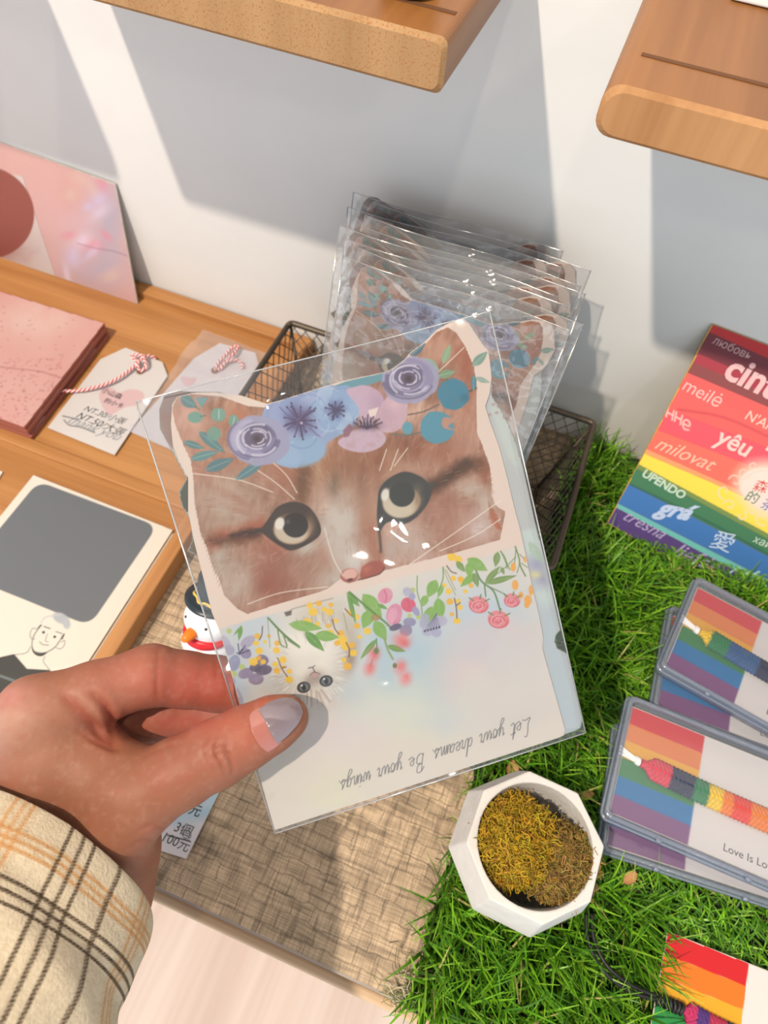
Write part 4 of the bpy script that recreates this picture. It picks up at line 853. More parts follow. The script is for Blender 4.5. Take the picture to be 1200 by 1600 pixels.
    st([(546, 925), (575, 950), (605, 975), (612, 983)], 3, G3, .95, 1.3); st([(600, 996), (606, 1015), (614, 1030)], 3, (150, 164, 96), .95, 1.3); st([(588, 998), (589, 1012)], 2, G3, .9, 1.2); el(587, 965, 7, 5, (170, 130, 80), .8, 2)
    for a, b, w in (((682, 906), (668, 934), 18), ((666, 930), (660, 948), 12), ((676, 947), (664, 982), 19), ((684, 934), (690, 968), 18), ((692, 914), (684, 934), 8)): lf(a, b, w, G1, 1, (160, 200, 120))
    st([(652, 900), (652, 925), (658, 945), (660, 965)], 1.6, G2_, .85, 1.1); st([(692, 886), (692, 905), (684, 925)], 1.8, G2_, .85, 1.1)
    for x, y, r in ((645, 922, 4), (640, 962, 3.5), (654, 964, 4), (358, 986, 4), (378, 1042, 4.5), (365, 1053, 5)): el(x, y, r, r, (186, 206, 110), .9, 1.3)
    # pink tulips, roses
    for x, y, rx, ry, a, k in ((602, 931, 11, 13, 35, (226, 150, 178)), (616, 960, 12, 17, 15, (222, 146, 178)), (638, 945, 12, 11, 40, (222, 100, 128))): el(x, y, rx, ry, k, 1, 1.3, a, .25); st([(x - 2, y - ry * .7), (x + 2, y), (x, y + ry * .8)], 1.5, (190, 84, 120), .7, 1.2)
    el(613, 962, 7, 13, (234, 176, 200), .8, 2, 15); st([(605, 978), (616, 980), (626, 968)], 1.5, (206, 110, 146), .8, 1.2)
    for args in ((640, 972, 10, 7, (150, 146, 184), 0), (634, 985, 10, 9, (146, 138, 172), 0), (618, 980, 10, 5, (96, 88, 120), -20), (650, 955, 5, 8, (160, 160, 200), -30), (637, 925, 8, 7, (186, 186, 212), 30), (644, 932, 5, 6, (166, 168, 206), 0)): el(*args[:5], .95, 1.3, args[5], .25)
    c.blob(627, 1000, 13, 12, (240, 130, 130), .95, 0, .3, 5); c.blob(632, 1006, 8, 6, (226, 96, 100), .6)
    for x, y, k in ((585, 1022, (222, 70, 78)), (578, 1044, (226, 96, 100)), (626, 1042, (230, 92, 100)), (634, 1060, (234, 110, 116))): c.blob(x, y, 8, 10, k, .95, 20, .3, 4); c.blob(x - 3, y + 2, 12, 12, (250, 200, 196), .35, 0, .2)
    el(588, 1017, 4, 5, G3, .9, 1.5); el(617, 1040, 3.5, 4, (110, 120, 60), .9, 1.5); st([(582, 1030), (579, 1040)], 1.5, (206, 90, 90), .8, 1.2, 0)
    for args in ((663, 970, 7, 12, (176, 178, 208), 20), (680, 975, 12, 9, (168, 170, 202), -20), (690, 970, 9, 8, (186, 186, 212), 0), (668, 986, 9, 8, (180, 184, 214), 20), (682, 988, 8, 8, (176, 180, 210), 0)): el(*args[:5], .92, 1.5, args[5], .3)
    for k in range(6): st([(682, 958), (664 + 4.5 * k, 986 - 1.2 * k)], 1.0, (96, 90, 122), .6, 1, 0); el(664 + 4.5 * k, 986 - 1.2 * k, 1.5, 1.8, (58, 52, 78), 1, 1)
    # rose spray at the right
    st([(741, 885), (750, 905), (758, 913)], 2.6, G3, .95, 1.2); st([(758, 913), (772, 925), (781, 952)], 2.4, G3, .95, 1.2); st([(757, 914), (759, 932)], 2, G3, .95, 1.2); st([(762, 916), (780, 924), (790, 929)], 1.5, G3, .9, 1.1); st([(758, 911), (775, 898), (790, 886), (806, 870)], 1.6, G3, .6, 1.1)
    for a, b, w in (((730, 873), (762, 892), 18), ((735, 877), (732, 902), 14), ((744, 896), (719, 917), 12), ((740, 895), (747, 918), 10), ((758, 911), (782, 884), 10), ((778, 862), (774, 886), 11), ((759, 912), (808, 899), 10), ((713, 877), (727, 894), 10), ((783, 886), (788, 898), 6)): lf(a, b, w, G1 if w > 11 else (128, 158, 92), 1, (156, 190, 118))
    for k in range(5): st([(783 + 2.2 * k, 862 + 5 * k), (788 + 2.2 * k, 870 + 5 * k)], 2.2, (130, 172, 96), .85, 1.2, 0)
    st([(782, 861), (790, 874), (792, 888)], 1.4, G3, .85, 1.1); st([(805, 854), (811, 872), (813, 884), (821, 900)], 2, G3, .95, 1.2); st([(806, 858), (804, 880)], 1.2, G3, .9, 1); st([(812, 866), (820, 874)], 1.2, G3, .9, 1); st([(815, 880), (826, 888)], 1.2, G3, .9, 1); st([(812, 880), (808, 895)], 1.2, G3, .9, 1)
    for x, y, rx, ry in ((802, 886, 4, 7), (805, 914, 5, 8), (822, 874, 4, 5), (830, 922, 4, 8), (825, 938, 6, 8), (814, 930, 4, 5), (823, 946, 4, 4)): el(x, y, rx, ry, (246, 172, 72), .95, 1.4, 0, .3, 4)
    for x, y, r in ((748, 945, 16), (800, 938, 13), (779, 968, 17)):
        el(x, y, r, r * .82, (234, 140, 150), 1, 1.6, 15, .2)
        for k in range(5): a = np.linspace(0, 3.6, 12) + k * 1.35; q = r * (.85 - .15 * k); st(np.stack([x + q * np.cos(a), y + 2 + q * .72 * np.sin(a)], -1), 1.8, [(206, 78, 96), (248, 186, 190)][k % 2], .75, 1.5, 0)
        for a in (-.6, -1.4, -2.4): st([(x + r * .7 * math.cos(a), y + r * .6 * math.sin(a)), (x + r * 1.25 * math.cos(a), y + r * 1. * math.sin(a))], 2, G3, .85, 1.2, 0)
def paint_cat(c):
    # paper and the watercolour pocket
    c.fill((236, 217, 207), .5)
    pk = [(342, 984), (400, 967), (520, 934), (604, 908), (720, 880), (822, 849), (852, 1000), (884, 1144), (872, 1153), (429, 1298)]
    c.poly(pk, (232, 224, 215), 1, 3)
    i = np.arange(len(c.P)); 
    for x, y, rx, ry, k, a in ((430, 1000, 90, 50, (190, 210, 228), .95), (370, 1060, 40, 60, (186, 206, 228), .95), (620, 1020, 110, 70, (184, 209, 226), 1.), (760, 960, 90, 70, (196, 214, 230), .95), (640, 1075, 80, 40, (198, 216, 222), .8), (560, 1110, 60, 40, (222, 228, 220), .6), (640, 1120, 60, 40, (226, 230, 214), .6),
                               (730, 1055, 50, 30, (228, 210, 214), .7), (820, 1040, 60, 60, (224, 220, 222), .6), (760, 1090, 70, 40, (228, 224, 218), .6), (520, 1150, 70, 40, (228, 216, 220), .6), (740, 1010, 50, 30, (220, 210, 220), .5), (510, 1240, 50, 26, (234, 232, 206), .6), (690, 1120, 40, 22, (212, 220, 224), .6), (800, 1110, 70, 40, (222, 216, 216), .5), (800, 985, 50, 24, (230, 212, 212), .5)):
        d0 = len(i); c.wob(26, 46, 7); c.blob(x, y, rx, ry, k, min(1, a * 1.15), 0, .12, 30)
    c.wob(0, 1)
    c.poly([(270, 600), (860, 500), (822, 848), (720, 879), (604, 907), (520, 933), (400, 966), (342, 983), (300, 900)], (237, 218, 208), 1, 2.5)
    pocket_flowers(c)
    # the cat: fur base
    c.wob(3.2, 7, 11); c.poly(FUR, (196, 160, 144), 1, 3); c.wob(0, 1)
    ins = np.nonzero(poly_sd(c.P0, FUR) < 1.5)[0]; keep = c.col.copy()
    Q = c.P0[ins]; n1 = vnoise(Q, 46, 2, 4); n2 = vnoise(Q, 9, 5, 3, (1, 3.2), math.radians(12)); n3 = vnoise(Q, 3, 8, 2, (1, 4), math.radians(8))
    base = np.array([194, 156, 140]) + (n1 - .5)[:, None] * np.array([70, 80, 84]) + (n2 - .5)[:, None] * np.array([40, 48, 50]) + (n3 - .5)[:, None] * 30
    c.col[ins] = base
    B = c.blob
    # ears
    B(300, 660, 26, 40, (226, 186, 174), .95, -20); B(370, 650, 22, 20, (202, 142, 114), .9); B(335, 690, 40, 40, (212, 172, 152), .6); B(345, 725, 60, 14, (190, 130, 108), .7, -20)
    B(690, 545, 26, 24, (220, 176, 158), .9); B(727, 575, 16, 40, (186, 120, 96), .85, -12); B(725, 640, 22, 40, (196, 142, 120), .7); B(690, 710, 60, 30, (190, 132, 110), .55)
    # forehead and brow
    B(520, 730, 90, 40, (180, 132, 106), .85); B(440, 740, 40, 30, (184, 132, 112), .7); B(600, 735, 50, 40, (184, 140, 116), .7)
    for x, y, rx, ry, k, a in ((474, 752, 13, 46, (132, 100, 78), .9), (522, 760, 10, 24, (128, 104, 84), .85), (565, 760, 10, 40, (150, 112, 94), .8), (545, 735, 14, 30, (160, 116, 92), .6), (498, 730, 8, 26, (206, 176, 150), .6), (592, 726, 10, 30, (152, 104, 84), .6)): B(x, y, rx, ry, k, a, 4, .35, 7)
    # muzzle
    B(535, 815, 40, 60, (218, 208, 202), .95, -6); B(520, 850, 26, 46, (220, 212, 208), .9, -14); B(578, 830, 16, 60, (190, 140, 120), .85, -4); B(590, 870, 12, 30, (182, 126, 104), .8); B(500, 860, 12, 40, (196, 150, 134), .7, -20)
    B(552, 875, 22, 22, (224, 218, 216), .9); B(580, 790, 22, 26, (196, 160, 142), .7)
    # cheeks
    B(360, 790, 60, 50, (204, 188, 176), .85); B(370, 780, 40, 8, (186, 140, 124), .7, 28); B(380, 800, 40, 6, (188, 146, 132), .6, 20); B(340, 880, 20, 50, (204, 192, 182), .9); B(430, 895, 50, 46, (174, 118, 102), .85, 0, .5, 10); B(420, 915, 20, 20, (170, 106, 88), .7); B(480, 885, 40, 40, (196, 164, 150), .6); B(370, 910, 26, 40, (206, 194, 184), .85); B(450, 945, 60, 8, (176, 120, 104), .8, -14)
    B(480, 855, 26, 10, (210, 202, 194), .9, -22); B(520, 905, 30, 16, (214, 206, 200), .8, -14)
    B(700, 790, 60, 40, (190, 146, 132), .8); B(690, 845, 50, 26, (188, 142, 126), .7, -15); B(740, 765, 34, 16, (216, 202, 192), .85, 18); B(760, 785, 14, 26, (218, 206, 196), .85); B(640, 850, 40, 30, (212, 196, 190), .85); B(748, 825, 24, 26, (226, 208, 206), .9); B(610, 860, 10, 20, (206, 188, 182), .8); B(640, 735, 50, 16, (206, 172, 156), .7, -12); B(720, 700, 30, 18, (202, 160, 142), .6)
    # dark streaks from the eyes
    c.wob(4, 8, 21)
    c.stroke([(330, 850), (345, 836), (372, 836), (400, 822), (416, 822)], 20, (184, 116, 92), .85, 16, 4); c.stroke([(330, 845), (360, 845), (395, 838), (412, 830)], 14, (120, 84, 68), .8, 14, 4); c.stroke([(364, 836), (385, 833), (412, 829)], 9, (74, 62, 54), .85, 9, 4); c.stroke([(412, 836), (432, 852), (446, 862)], 6, (206, 160, 146), .8, 5); B(425, 855, 26, 18, (180, 118, 98), .6)
    c.stroke([(672, 766), (690, 752), (712, 738), (734, 726), (752, 726)], 24, (130, 96, 78), .85, 16, 5); c.stroke([(672, 762), (700, 745), (730, 724)], 14, (104, 82, 68), .8, 12, 5); B(758, 742, 10, 22, (170, 116, 92), .8)
    c.poly([(763, 785), (772, 795), (780, 815), (788, 832), (776, 826), (766, 808)], (196, 130, 106), .9, 4)
    c.wob(0, 1)
    # fur hairs
    g = np.random.default_rng(12)
    for k in range(900):
        x, y = 300 + 480 * g.random(), 640 + 300 * g.random(); a = math.atan2(y - 800, x - 545) if g.random() < .75 else math.radians(80); L = 6 + 9 * g.random()
        c.stroke([(x, y), (x + L * math.cos(a), y + L * math.sin(a))], 1, [(236, 220, 208), (150, 104, 86), (222, 198, 184), (176, 126, 106)][k % 4], .30, 1.1, 0)
    out = np.ones(len(c.P), bool); out[ins] = False; c.col[out] = keep[out]
    for k in range(26):   # ragged hairs over the edge at the right cheek and the left one
        y = 710 + k * 3.4; x = np.interp(y, [700, 730, 763, 800], [756, 764, 767, 770]); c.stroke([(x - 6, y), (x + 3 * g.random() + 1, y + 3)], 1.2, (176, 132, 114), .7, 1.2, 0)
        y = 760 + k * 6; x = np.interp(y, [740, 787, 833, 894, 930], [303, 306, 315, 337, 350]); c.stroke([(x + 5, y - 6), (x - 1, y + 6)], 1.2, (178, 152, 138), .7, 1.2, 0)
    c.col[ins] = np.clip(((c.col[ins] - 150) * 1.2 + 138) * (.935, .938, .928), 0, 255)
    # eyes
    e1 = [(409, 829), (420, 810), (434, 792), (457, 784), (481, 791), (497, 812), (501, 833), (485, 848), (457, 860), (439, 854), (420, 841)]
    e2 = [(590, 784), (593, 764), (607, 748), (631, 737), (654, 743), (669, 755), (674, 769), (668, 787), (652, 807), (631, 819), (610, 815), (599, 822), (592, 834), (589, 806)]
    c.poly(e1, (62, 50, 46), 1, 2, 5); c.stroke([(400, 828), (411, 829), (418, 824)], 5, (62, 52, 48), 1, 3)
    c.ell(457, 826, 30, 24.5, (168, 132, 100), 1, 3); c.ell(456, 829, 27, 20.5, (206, 192, 172), 1, 4); c.blob(462, 808, 30, 12, (80, 62, 54), .95, 8, .1); c.blob(485, 822, 8, 16, (150, 122, 96), .8); c.ell(461.5, 820.5, 20, 19.5, (44, 37, 36), 1, 2); c.ell(437, 818, 7.5, 9.5, (238, 234, 226), .95, 3, 15); c.blob(450, 815, 4, 4, (120, 112, 108), .6)
    c.poly(e2, (64, 66, 66), 1, 2, 5); c.stroke([(592, 830), (594, 845), (595, 862)], 4, (84, 74, 68), .9, 3); c.stroke([(668, 760), (678, 757)], 8, (70, 66, 62), .9, 5, 0)
    c.ell(627, 783, 29.5, 26, (178, 156, 126), 1, 3); c.ell(625, 787, 26.5, 22, (212, 200, 180), 1, 4); c.blob(632, 760, 30, 12, (74, 72, 70), .95, -4, .1); c.blob(652, 778, 8, 16, (160, 132, 108), .8); c.ell(628, 772, 20, 20, (58, 61, 61), 1, 2); c.ell(601.5, 773, 6, 10, (236, 234, 226), .95, 3, 15)
    # nose
    c.ell(546, 899, 14, 11, (170, 92, 80), 1, 2, -12); c.ell(547, 897, 12, 8.6, (228, 182, 172), 1, 3, -12); c.ell(547, 906, 5, 2.5, (104, 52, 48), 1, 1.5, -12)
    c.poly([(562, 899), (566, 886), (578, 877), (600, 876), (601, 886), (593, 897), (566, 906)], (164, 82, 66), 1, 3, 0, .3); c.blob(572, 890, 8, 8, (186, 106, 90), .8); c.stroke([(560, 906), (580, 901), (594, 896), (601, 886)], 1.5, (84, 46, 42), .9, 1.4)
    # whiskers
    wh = (244, 236, 226)
    for p in ([(303, 740), (373, 750), (426, 769)], [(403, 735), (433, 756), (460, 780)], [(422, 719), (447, 742), (464, 770)], [(604, 702), (593, 735)], [(622, 702), (610, 735)], [(637, 700), (616, 728)], [(640, 882), (710, 833), (782, 782)], [(687, 861), (740, 838), (782, 811)], [(683, 583), (725, 543)], [(507, 825), (520, 870), (536, 900)], [(387, 944), (440, 926), (512, 917)]): c.stroke(p, 1.5, wh, .85, 1.1, 6 if len(p) > 2 else 0)
    # crown of flowers
    TEAL, T2 = (96, 138, 142), (120, 164, 150)
    c.poly([(500, 612), (540, 596), (600, 582), (612, 590), (545, 612)], (112, 160, 176), 1, 2)
    for a, b, w, k in (((282, 620), (308, 637), 18, TEAL), ((310, 674), (352, 708), 16, TEAL), ((286, 690), (320, 701), 11, TEAL), ((297, 718), (342, 705), 14, (100, 146, 150)), ((320, 735), (367, 716), 18, (92, 130, 140)), ((368, 750), (420, 715), 15, (96, 136, 148))): c.leaf(a, b, w, k, 1, (178, 204, 200))
    c.poly([(306, 621), (325, 621), (315, 638)], (112, 164, 166), 1, 1.5); st = c.stroke
    st([(305, 635), (312, 640)], 1.5, (84, 110, 116), .9, 1.2, 0)
    for x, y, rx, ry in ((305, 652, 12, 9), (341, 648, 11.5, 11), (365, 658, 8, 10), (334, 678, 11, 11)): c.ell(x, y, rx, ry, T2, 1, 1.5, 0, .35, 7)
    st([(313, 651), (322, 649)], 1.6, (84, 116, 110), .9, 1.2, 0); st([(342, 640), (342, 654)], 1.5, (210, 226, 216), .7, 1.2, 0); st([(366, 652), (364, 664)], 1.5, (206, 224, 216), .7, 1.2, 0)
    def petals(cx, cy, R, n, ks, rot=0., sq=1.):
        for k in range(n):
            a = rot + 2 * math.pi * k / n; c.ell(cx + R * .55 * math.cos(a), cy + R * .55 * sq * math.sin(a), R * .62, R * .46, ks[k % len(ks)], .95, 2.5, math.degrees(a), .3, 10)
    c.poly([(412, 640), (440, 626), (493, 608), (520, 602), (545, 612), (560, 632), (556, 660), (538, 676), (512, 692), (505, 712), (490, 722), (468, 724), (464, 731), (440, 728), (424, 718), (408, 690)], (150, 172, 210), 1, 1.6, 4)
    petals(466, 655, 46, 6, [(158, 172, 214), (148, 166, 206), (170, 186, 222)], .3); c.ell(470, 706, 40, 24, (152, 184, 218), .9, 6, -10, .3); c.ell(448, 712, 22, 16, (160, 188, 222), .8, 5, 10)
    petals(524, 640, 36, 6, [(158, 186, 222), (172, 196, 228), (150, 178, 216)], 0.); c.blob(456, 632, 26, 16, (140, 158, 204), .7)
    for cx, cy, R, n, r0 in ((466, 655, 46, 6, .3), (524, 640, 36, 6, 0.)):
        for k in range(n):
            a = r0 + 2 * math.pi * k / n; px_, py_ = cx + R * .55 * math.cos(a), cy + R * .55 * math.sin(a); q = np.linspace(a - 1.3, a + 1.3, 12)
            st(np.stack([px_ + R * .52 * np.cos(q), py_ + R * .46 * np.sin(q)], -1), 2.2, [(196, 212, 236), (126, 146, 196)][k % 2], .5, 2.5, 0); c.blob(cx + R * .35 * math.cos(a), cy + R * .35 * math.sin(a), R * .22, R * .16, (118, 128, 182), .5, math.degrees(a), .3, 5)
    def centre(cx, cy, r, k, n):
        c.blob(cx, cy, r, r, k, .95, 0, .3, 4)
        for q in range(n):
            a = 6.28 * q / n + .3 * math.sin(q * 5); L = r * (1.0 + .7 * ((q * 37 % 11) / 11)); st([(cx + r * .3 * math.cos(a), cy + r * .3 * math.sin(a)), (cx + L * math.cos(a), cy + L * math.sin(a))], 1.9, k, .8, 1.5, 0); c.ell(cx + L * math.cos(a), cy + L * math.sin(a), 1.7, 1.7, k, .9, 1.2)
    centre(468, 657, 19, (84, 70, 110), 22); centre(525, 641, 10, (78, 74, 110), 16); c.ell(471, 661, 2, 2, (210, 200, 224), .9, 1.5)
    for p in ([(437, 636), (446, 646), (454, 652)], [(484, 668), (494, 678), (500, 682)]): st(p, 2, (104, 96, 150), .8, 1.5)
    c.poly([(541, 611), (556, 604), (571, 602), (590, 610), (600, 628), (590, 652), (566, 659), (559, 635)], (206, 180, 202), 1, 2, 4, .3); c.blob(590, 630, 16, 22, (184, 152, 180), .6)
    c.poly([(594, 637), (610, 614), (625, 604), (634, 616), (637, 640), (632, 662), (618, 674), (598, 675), (588, 660)], (210, 180, 196), 1, 2, 4, .3); c.blob(618, 630, 8, 24, (228, 192, 206), .8, 20); c.blob(606, 650, 14, 12, (192, 158, 184), .6)
    c.poly([(528, 691), (540, 680), (560, 670), (590, 670), (603, 684), (594, 699), (568, 707), (540, 702)], (206, 182, 202), 1, 2, 4, .3); c.poly([(536, 672), (546, 662), (552, 668), (545, 682), (537, 684)], (150, 104, 120), .9, 2)
    c.poly([(575, 641), (592, 636), (586, 652), (577, 650)], (240, 222, 218), 1, 2); c.blob(573, 665, 20, 7, (84, 66, 90), .95, 0, .2)
    for k in range(11): x = 553 + 4.4 * k; st([(573, 670), (x, 652 + 8 * abs(k - 5) / 5 - (4 if k % 2 else 0))], 2.2, (80, 66, 92), .85, 1.4, 0)
    for k in range(5): st([(562 + 5 * k, 664), (560 + 5.5 * k, 655)], 1, (226, 208, 222), .8, 1, 0)
    st([(638, 648), (662, 643), (686, 632)], 2.6, (122, 104, 96), .9, 1.5); st([(612, 678), (636, 680), (660, 675)], 2.6, (110, 116, 110), .9, 1.5); st([(733, 612), (744, 606)], 3, (92, 90, 86), .9, 1.5, 0)
    for a, b, w, k in (((640, 556), (665, 536), 14, (96, 122, 138)), ((692, 568), (704, 537), 12, (150, 182, 148)), ((664, 560), (687, 580), 12, (150, 184, 164)), ((684, 588), (712, 580), 14, (132, 166, 132)), ((738, 572), (762, 549), 14, (132, 166, 152)), ((742, 590), (766, 598), 8, (150, 178, 168)), ((740, 610), (740, 584), 9, (84, 138, 158))): c.leaf(a, b, w, k, 1, (196, 214, 196))
    for x, y, r in ((708, 616, 24.5), (683, 668, 26)):
        k = (72, 138, 166) if r < 25 else (92, 156, 180); c.wob(2.5, 12, 4); c.ell(x, y, r, r, k, 1, 1.6, 0, .2, 8); c.wob(0, 1)
    c.poly([(694, 652), (712, 656), (700, 666), (712, 672), (696, 670), (690, 662)], (196, 150, 132), 1, 2, 3); c.ell(637, 669, 8.5, 10, (104, 164, 186), 1, 1.6); c.ell(726, 622, 7, 7, (58, 116, 146), .6, 3)
    def rose(cx, cy, R, rot, ks, core):
        c.wob(2.5, 10, 6); c.ell(cx, cy, R, R * .82, ks[0], 1, 1.8, rot, .2); c.wob(0, 1)
        g = np.random.default_rng(int(cx))
        for k in range(15):
            a0 = g.random() * 6.28; q = R * (.86 - .7 * (k / 15)); a = np.linspace(a0, a0 + 1.5 + g.random(), 10)
            st(np.stack([cx - R * .08 + q * np.cos(a), cy - R * .06 + q * .76 * np.sin(a)], -1), R * .17, ks[1 + k % 3], .75, 2.5, 0)
        c.ell(cx - R * .06, cy - R * .16, R * .5, R * .42, ks[1], .85, 3, rot); c.blob(cx - R * .05, cy - R * .05, R * .2, R * .18, core, 1, 0, .1)
        for k in range(9):
            a0 = g.random() * 6.28; q = R * (.22 + .36 * g.random()); a = np.linspace(a0, a0 + 1.3, 8); st(np.stack([cx - R * .05 + q * np.cos(a), cy - R * .08 + q * .8 * np.sin(a)], -1), R * .05, (222, 218, 236), .8, 1.3, 0)
        for a0, q in ((.5, .62), (2.3, .7), (3.6, .66)): a = np.linspace(a0, a0 + 1.4, 10); st(np.stack([cx + q * R * np.cos(a), cy + q * R * .8 * np.sin(a)], -1), R * .07, (216, 214, 234), .8, 1.6, 0)
    rose(404, 688, 48, 8, [(166, 166, 198), (108, 100, 134), (146, 142, 180), (190, 188, 216)], (78, 62, 70)); rose(641, 594, 45, -10, [(170, 168, 198), (112, 104, 138), (150, 144, 182), (194, 190, 216)], (80, 64, 70))
    # upside-down handwriting
    ang = math.pi - math.atan2(362, 1000) + 0.0
    a_ = math.atan2(472 - 110, -(1110 - 90)); cur = np.array([829., 1112.]); dirv = unit(np.array([-1020., 340.]))
    S, L0 = script_pts('Let your dreams. Be your wings.', 0, 0, 1., 0.); sc = 318 / L0; th = math.atan2(dirv[1], dirv[0])
    for s_ in S:
        q = s_ * sc; q = np.stack([829 + q[:, 0] * math.cos(th) - q[:, 1] * math.sin(th), 1121 + q[:, 0] * math.sin(th) + q[:, 1] * math.cos(th)], -1); c.stroke(q, 1.2, (84, 88, 94), .85, 1.1, 0)
CARD_OUT = [(429, 1297), (343, 985), (331, 957), (315, 892), (303, 845), (294, 798), (294, 746), (279, 719), (270, 695), (267, 663), (269, 632), (277, 620), (300, 614), (335, 613), (377, 618), (417, 631), (440, 625), (493, 608), (540, 594), (594, 583), (613, 578), (632, 562), (641, 551), (664, 534), (683, 515), (701, 505), (718, 500), (732, 504), (743, 522), (753, 537), (763, 548), (766, 570), (768, 590), (765, 615), (758, 635), (766, 660), (780, 699), (792, 744), (803, 791), (813, 828), (821, 865), (832, 917), (843, 965), (849, 998), (847, 1012), (883, 1140), (881, 1149), (872, 1153)]
BACK_OUT = [(458, 1290), (352, 985), (325, 900), (306, 868), (292, 862), (300, 845), (298, 815), (283, 790), (279, 768), (291, 748), (268, 705), (249, 670), (248, 640), (256, 618), (279, 610), (300, 612), (340, 612), (377, 620), (417, 634), (500, 612), (594, 588), (640, 556), (690, 516), (718, 503), (738, 508), (756, 536), (766, 560), (770, 600), (769, 618), (783, 639), (797, 665), (808, 694), (819, 732), (836, 812), (854, 880), (877, 985), (870, 993), (868, 1003), (872, 1014), (882, 1019), (888, 1022), (911, 1128), (908, 1139), (898, 1144)]
def paint_back(c):
    c.fill((206, 212, 214), 1); c.blob(250, 650, 30, 60, (150, 124, 120), 1, 0, .1); c.poly([(240, 670), (250, 610), (300, 600), (290, 640), (270, 700)], (158, 134, 130), 1, 3)
    c.poly([(270, 760), (300, 740), (306, 800), (280, 800)], (84, 92, 80), 1, 3); c.poly([(280, 850), (312, 830), (330, 890), (300, 890)], (110, 98, 78), 1, 4)
    c.poly([(760, 560), (745, 640), (790, 700), (850, 840), (820, 850), (770, 640)], (200, 206, 208), 1, 3); c.fill((186, 190, 194), (vnoise(c.P0, 40, 3) * .5) * (c.P0[:, 0] > 740))
    c.poly([(770, 625), (800, 668), (822, 740), (796, 720), (764, 640)], (204, 216, 212), .8, 8)
    for x, y in ((750, 634), (757, 640), (771, 632), (779, 635), (776, 645), (788, 652), (765, 648)): c.ell(x, y, 3, 2.4, (186, 150, 158), .8, 1.4)
    c.poly([(815, 830), (850, 822), (872, 940), (845, 960)], (204, 220, 220), 1, 6); c.blob(838, 882, 16, 16, (170, 172, 200), .95, 0, .2); c.blob(846, 905, 14, 14, (168, 168, 196), .8); c.blob(836, 898, 9, 6, (224, 218, 160), .9); c.leaf((826, 846), (848, 880), 14, (180, 204, 186)); c.poly([(835, 940), (868, 950), (915, 1150), (870, 1150)], (192, 206, 216), 1, 20)
held = thing('cat_card_pack', 'cat-face card set in a clear sleeve held up between thumb and fingers', 'card pack', (K4[2] + K4[3]) / 2)
GH = .515
sheet('card', CP, CARD_OUT, paint_cat, (236, 217, 207), .00026, .0004, held, (238, 222, 212), GH, mat('cat_card_paper', rough=.5, attr=True, spec=.3))
sheet('backing_sheet', CP, BACK_OUT, paint_back, (206, 212, 214), .0004, .0004, held, (160, 162, 158), GH, None, -.0007)
# the sleeve: two films with soft ripples, sealed edges and a folded flap line
def sleeve():
    M_film = film_mat('clear_sleeve_film', (253, 253, 253), .04, .7, .016, .05, .8, 17)
    uvq = [CP.px(p) for p in ((212, 628), (765, 487), (915, 1145), (430, 1302))]; nu, nv = 90, 116
    m = MB()
    for side, hh in ((1, .0011), (-1, -.0015)):
        a, b = np.meshgrid(np.linspace(0, 1, nu), np.linspace(0, 1, nv)); a, b = a.ravel()[:, None], b.ravel()[:, None]
        uv = (uvq[0] * (1 - a) + uvq[1] * a) * (1 - b) + (uvq[3] * (1 - a) + uvq[2] * a) * b
        q = np.concatenate([a, b], 1) * 100; ed = np.minimum(np.minimum(a, 1 - a), np.minimum(b, 1 - b))[:, 0]; env = np.clip(ed * 18, 0, 1)
        rip = (vnoise(q, 22, 3, 3, (2.2, 1), .5) - .5) * .0022 + (vnoise(q, 6, 8, 2, (3, 1), -.9) - .5) * .0006
        pin = np.clip((np.hypot(*(proj(CP.O + uv[:, :1] * CP.U + uv[:, 1:] * CP.V) - (405, 1105)).T) - 70) / 60, 0, 1); rip = rip * pin   # pressed flat where thumb and fingers pinch it
        h = hh * env * (.55 + .45 * pin) + side * np.abs(rip) * env + .0003 * side * (1 - env) * .2
        bend = .0026 * np.clip(.08 - b[:, 0], 0, 1) / .08 * np.sin(a[:, 0] * 7)
        V = CP.O + uv[:, :1] * CP.U + uv[:, 1:] * CP.V + CP.N * (h + bend)[:, None]
        f = [(j * nu + i, j * nu + i + 1, (j + 1) * nu + i + 1, (j + 1) * nu + i) for j in range(nv - 1) for i in range(nu - 1)]
        m.add(V, f if side > 0 else [x[::-1] for x in f])
    o = m.build('sleeve', M_film, held, True)
    m = MB(); W = [CP.w(q) for q in uvq]; M_seam = film_mat('sleeve_seam', (150, 140, 130), .3, .6, .35, .15, .1)
    for i in (1, 2, 3): m.tube([W[i], W[(i + 1) % 4]], .00030, 6)
    m.build('seam', M_seam, o, True)
    m = MB(); e = unit(W[1] - W[0]); bq = np.linspace(0, 1, 60); top = np.stack([W[0] + (W[1] - W[0]) * t_ + CP.N * .0026 * math.sin(t_ * 7) for t_ in bq]); m.tube(top, .00024, 6); m.build('open_edge', M_seam, o, True)
sleeve()

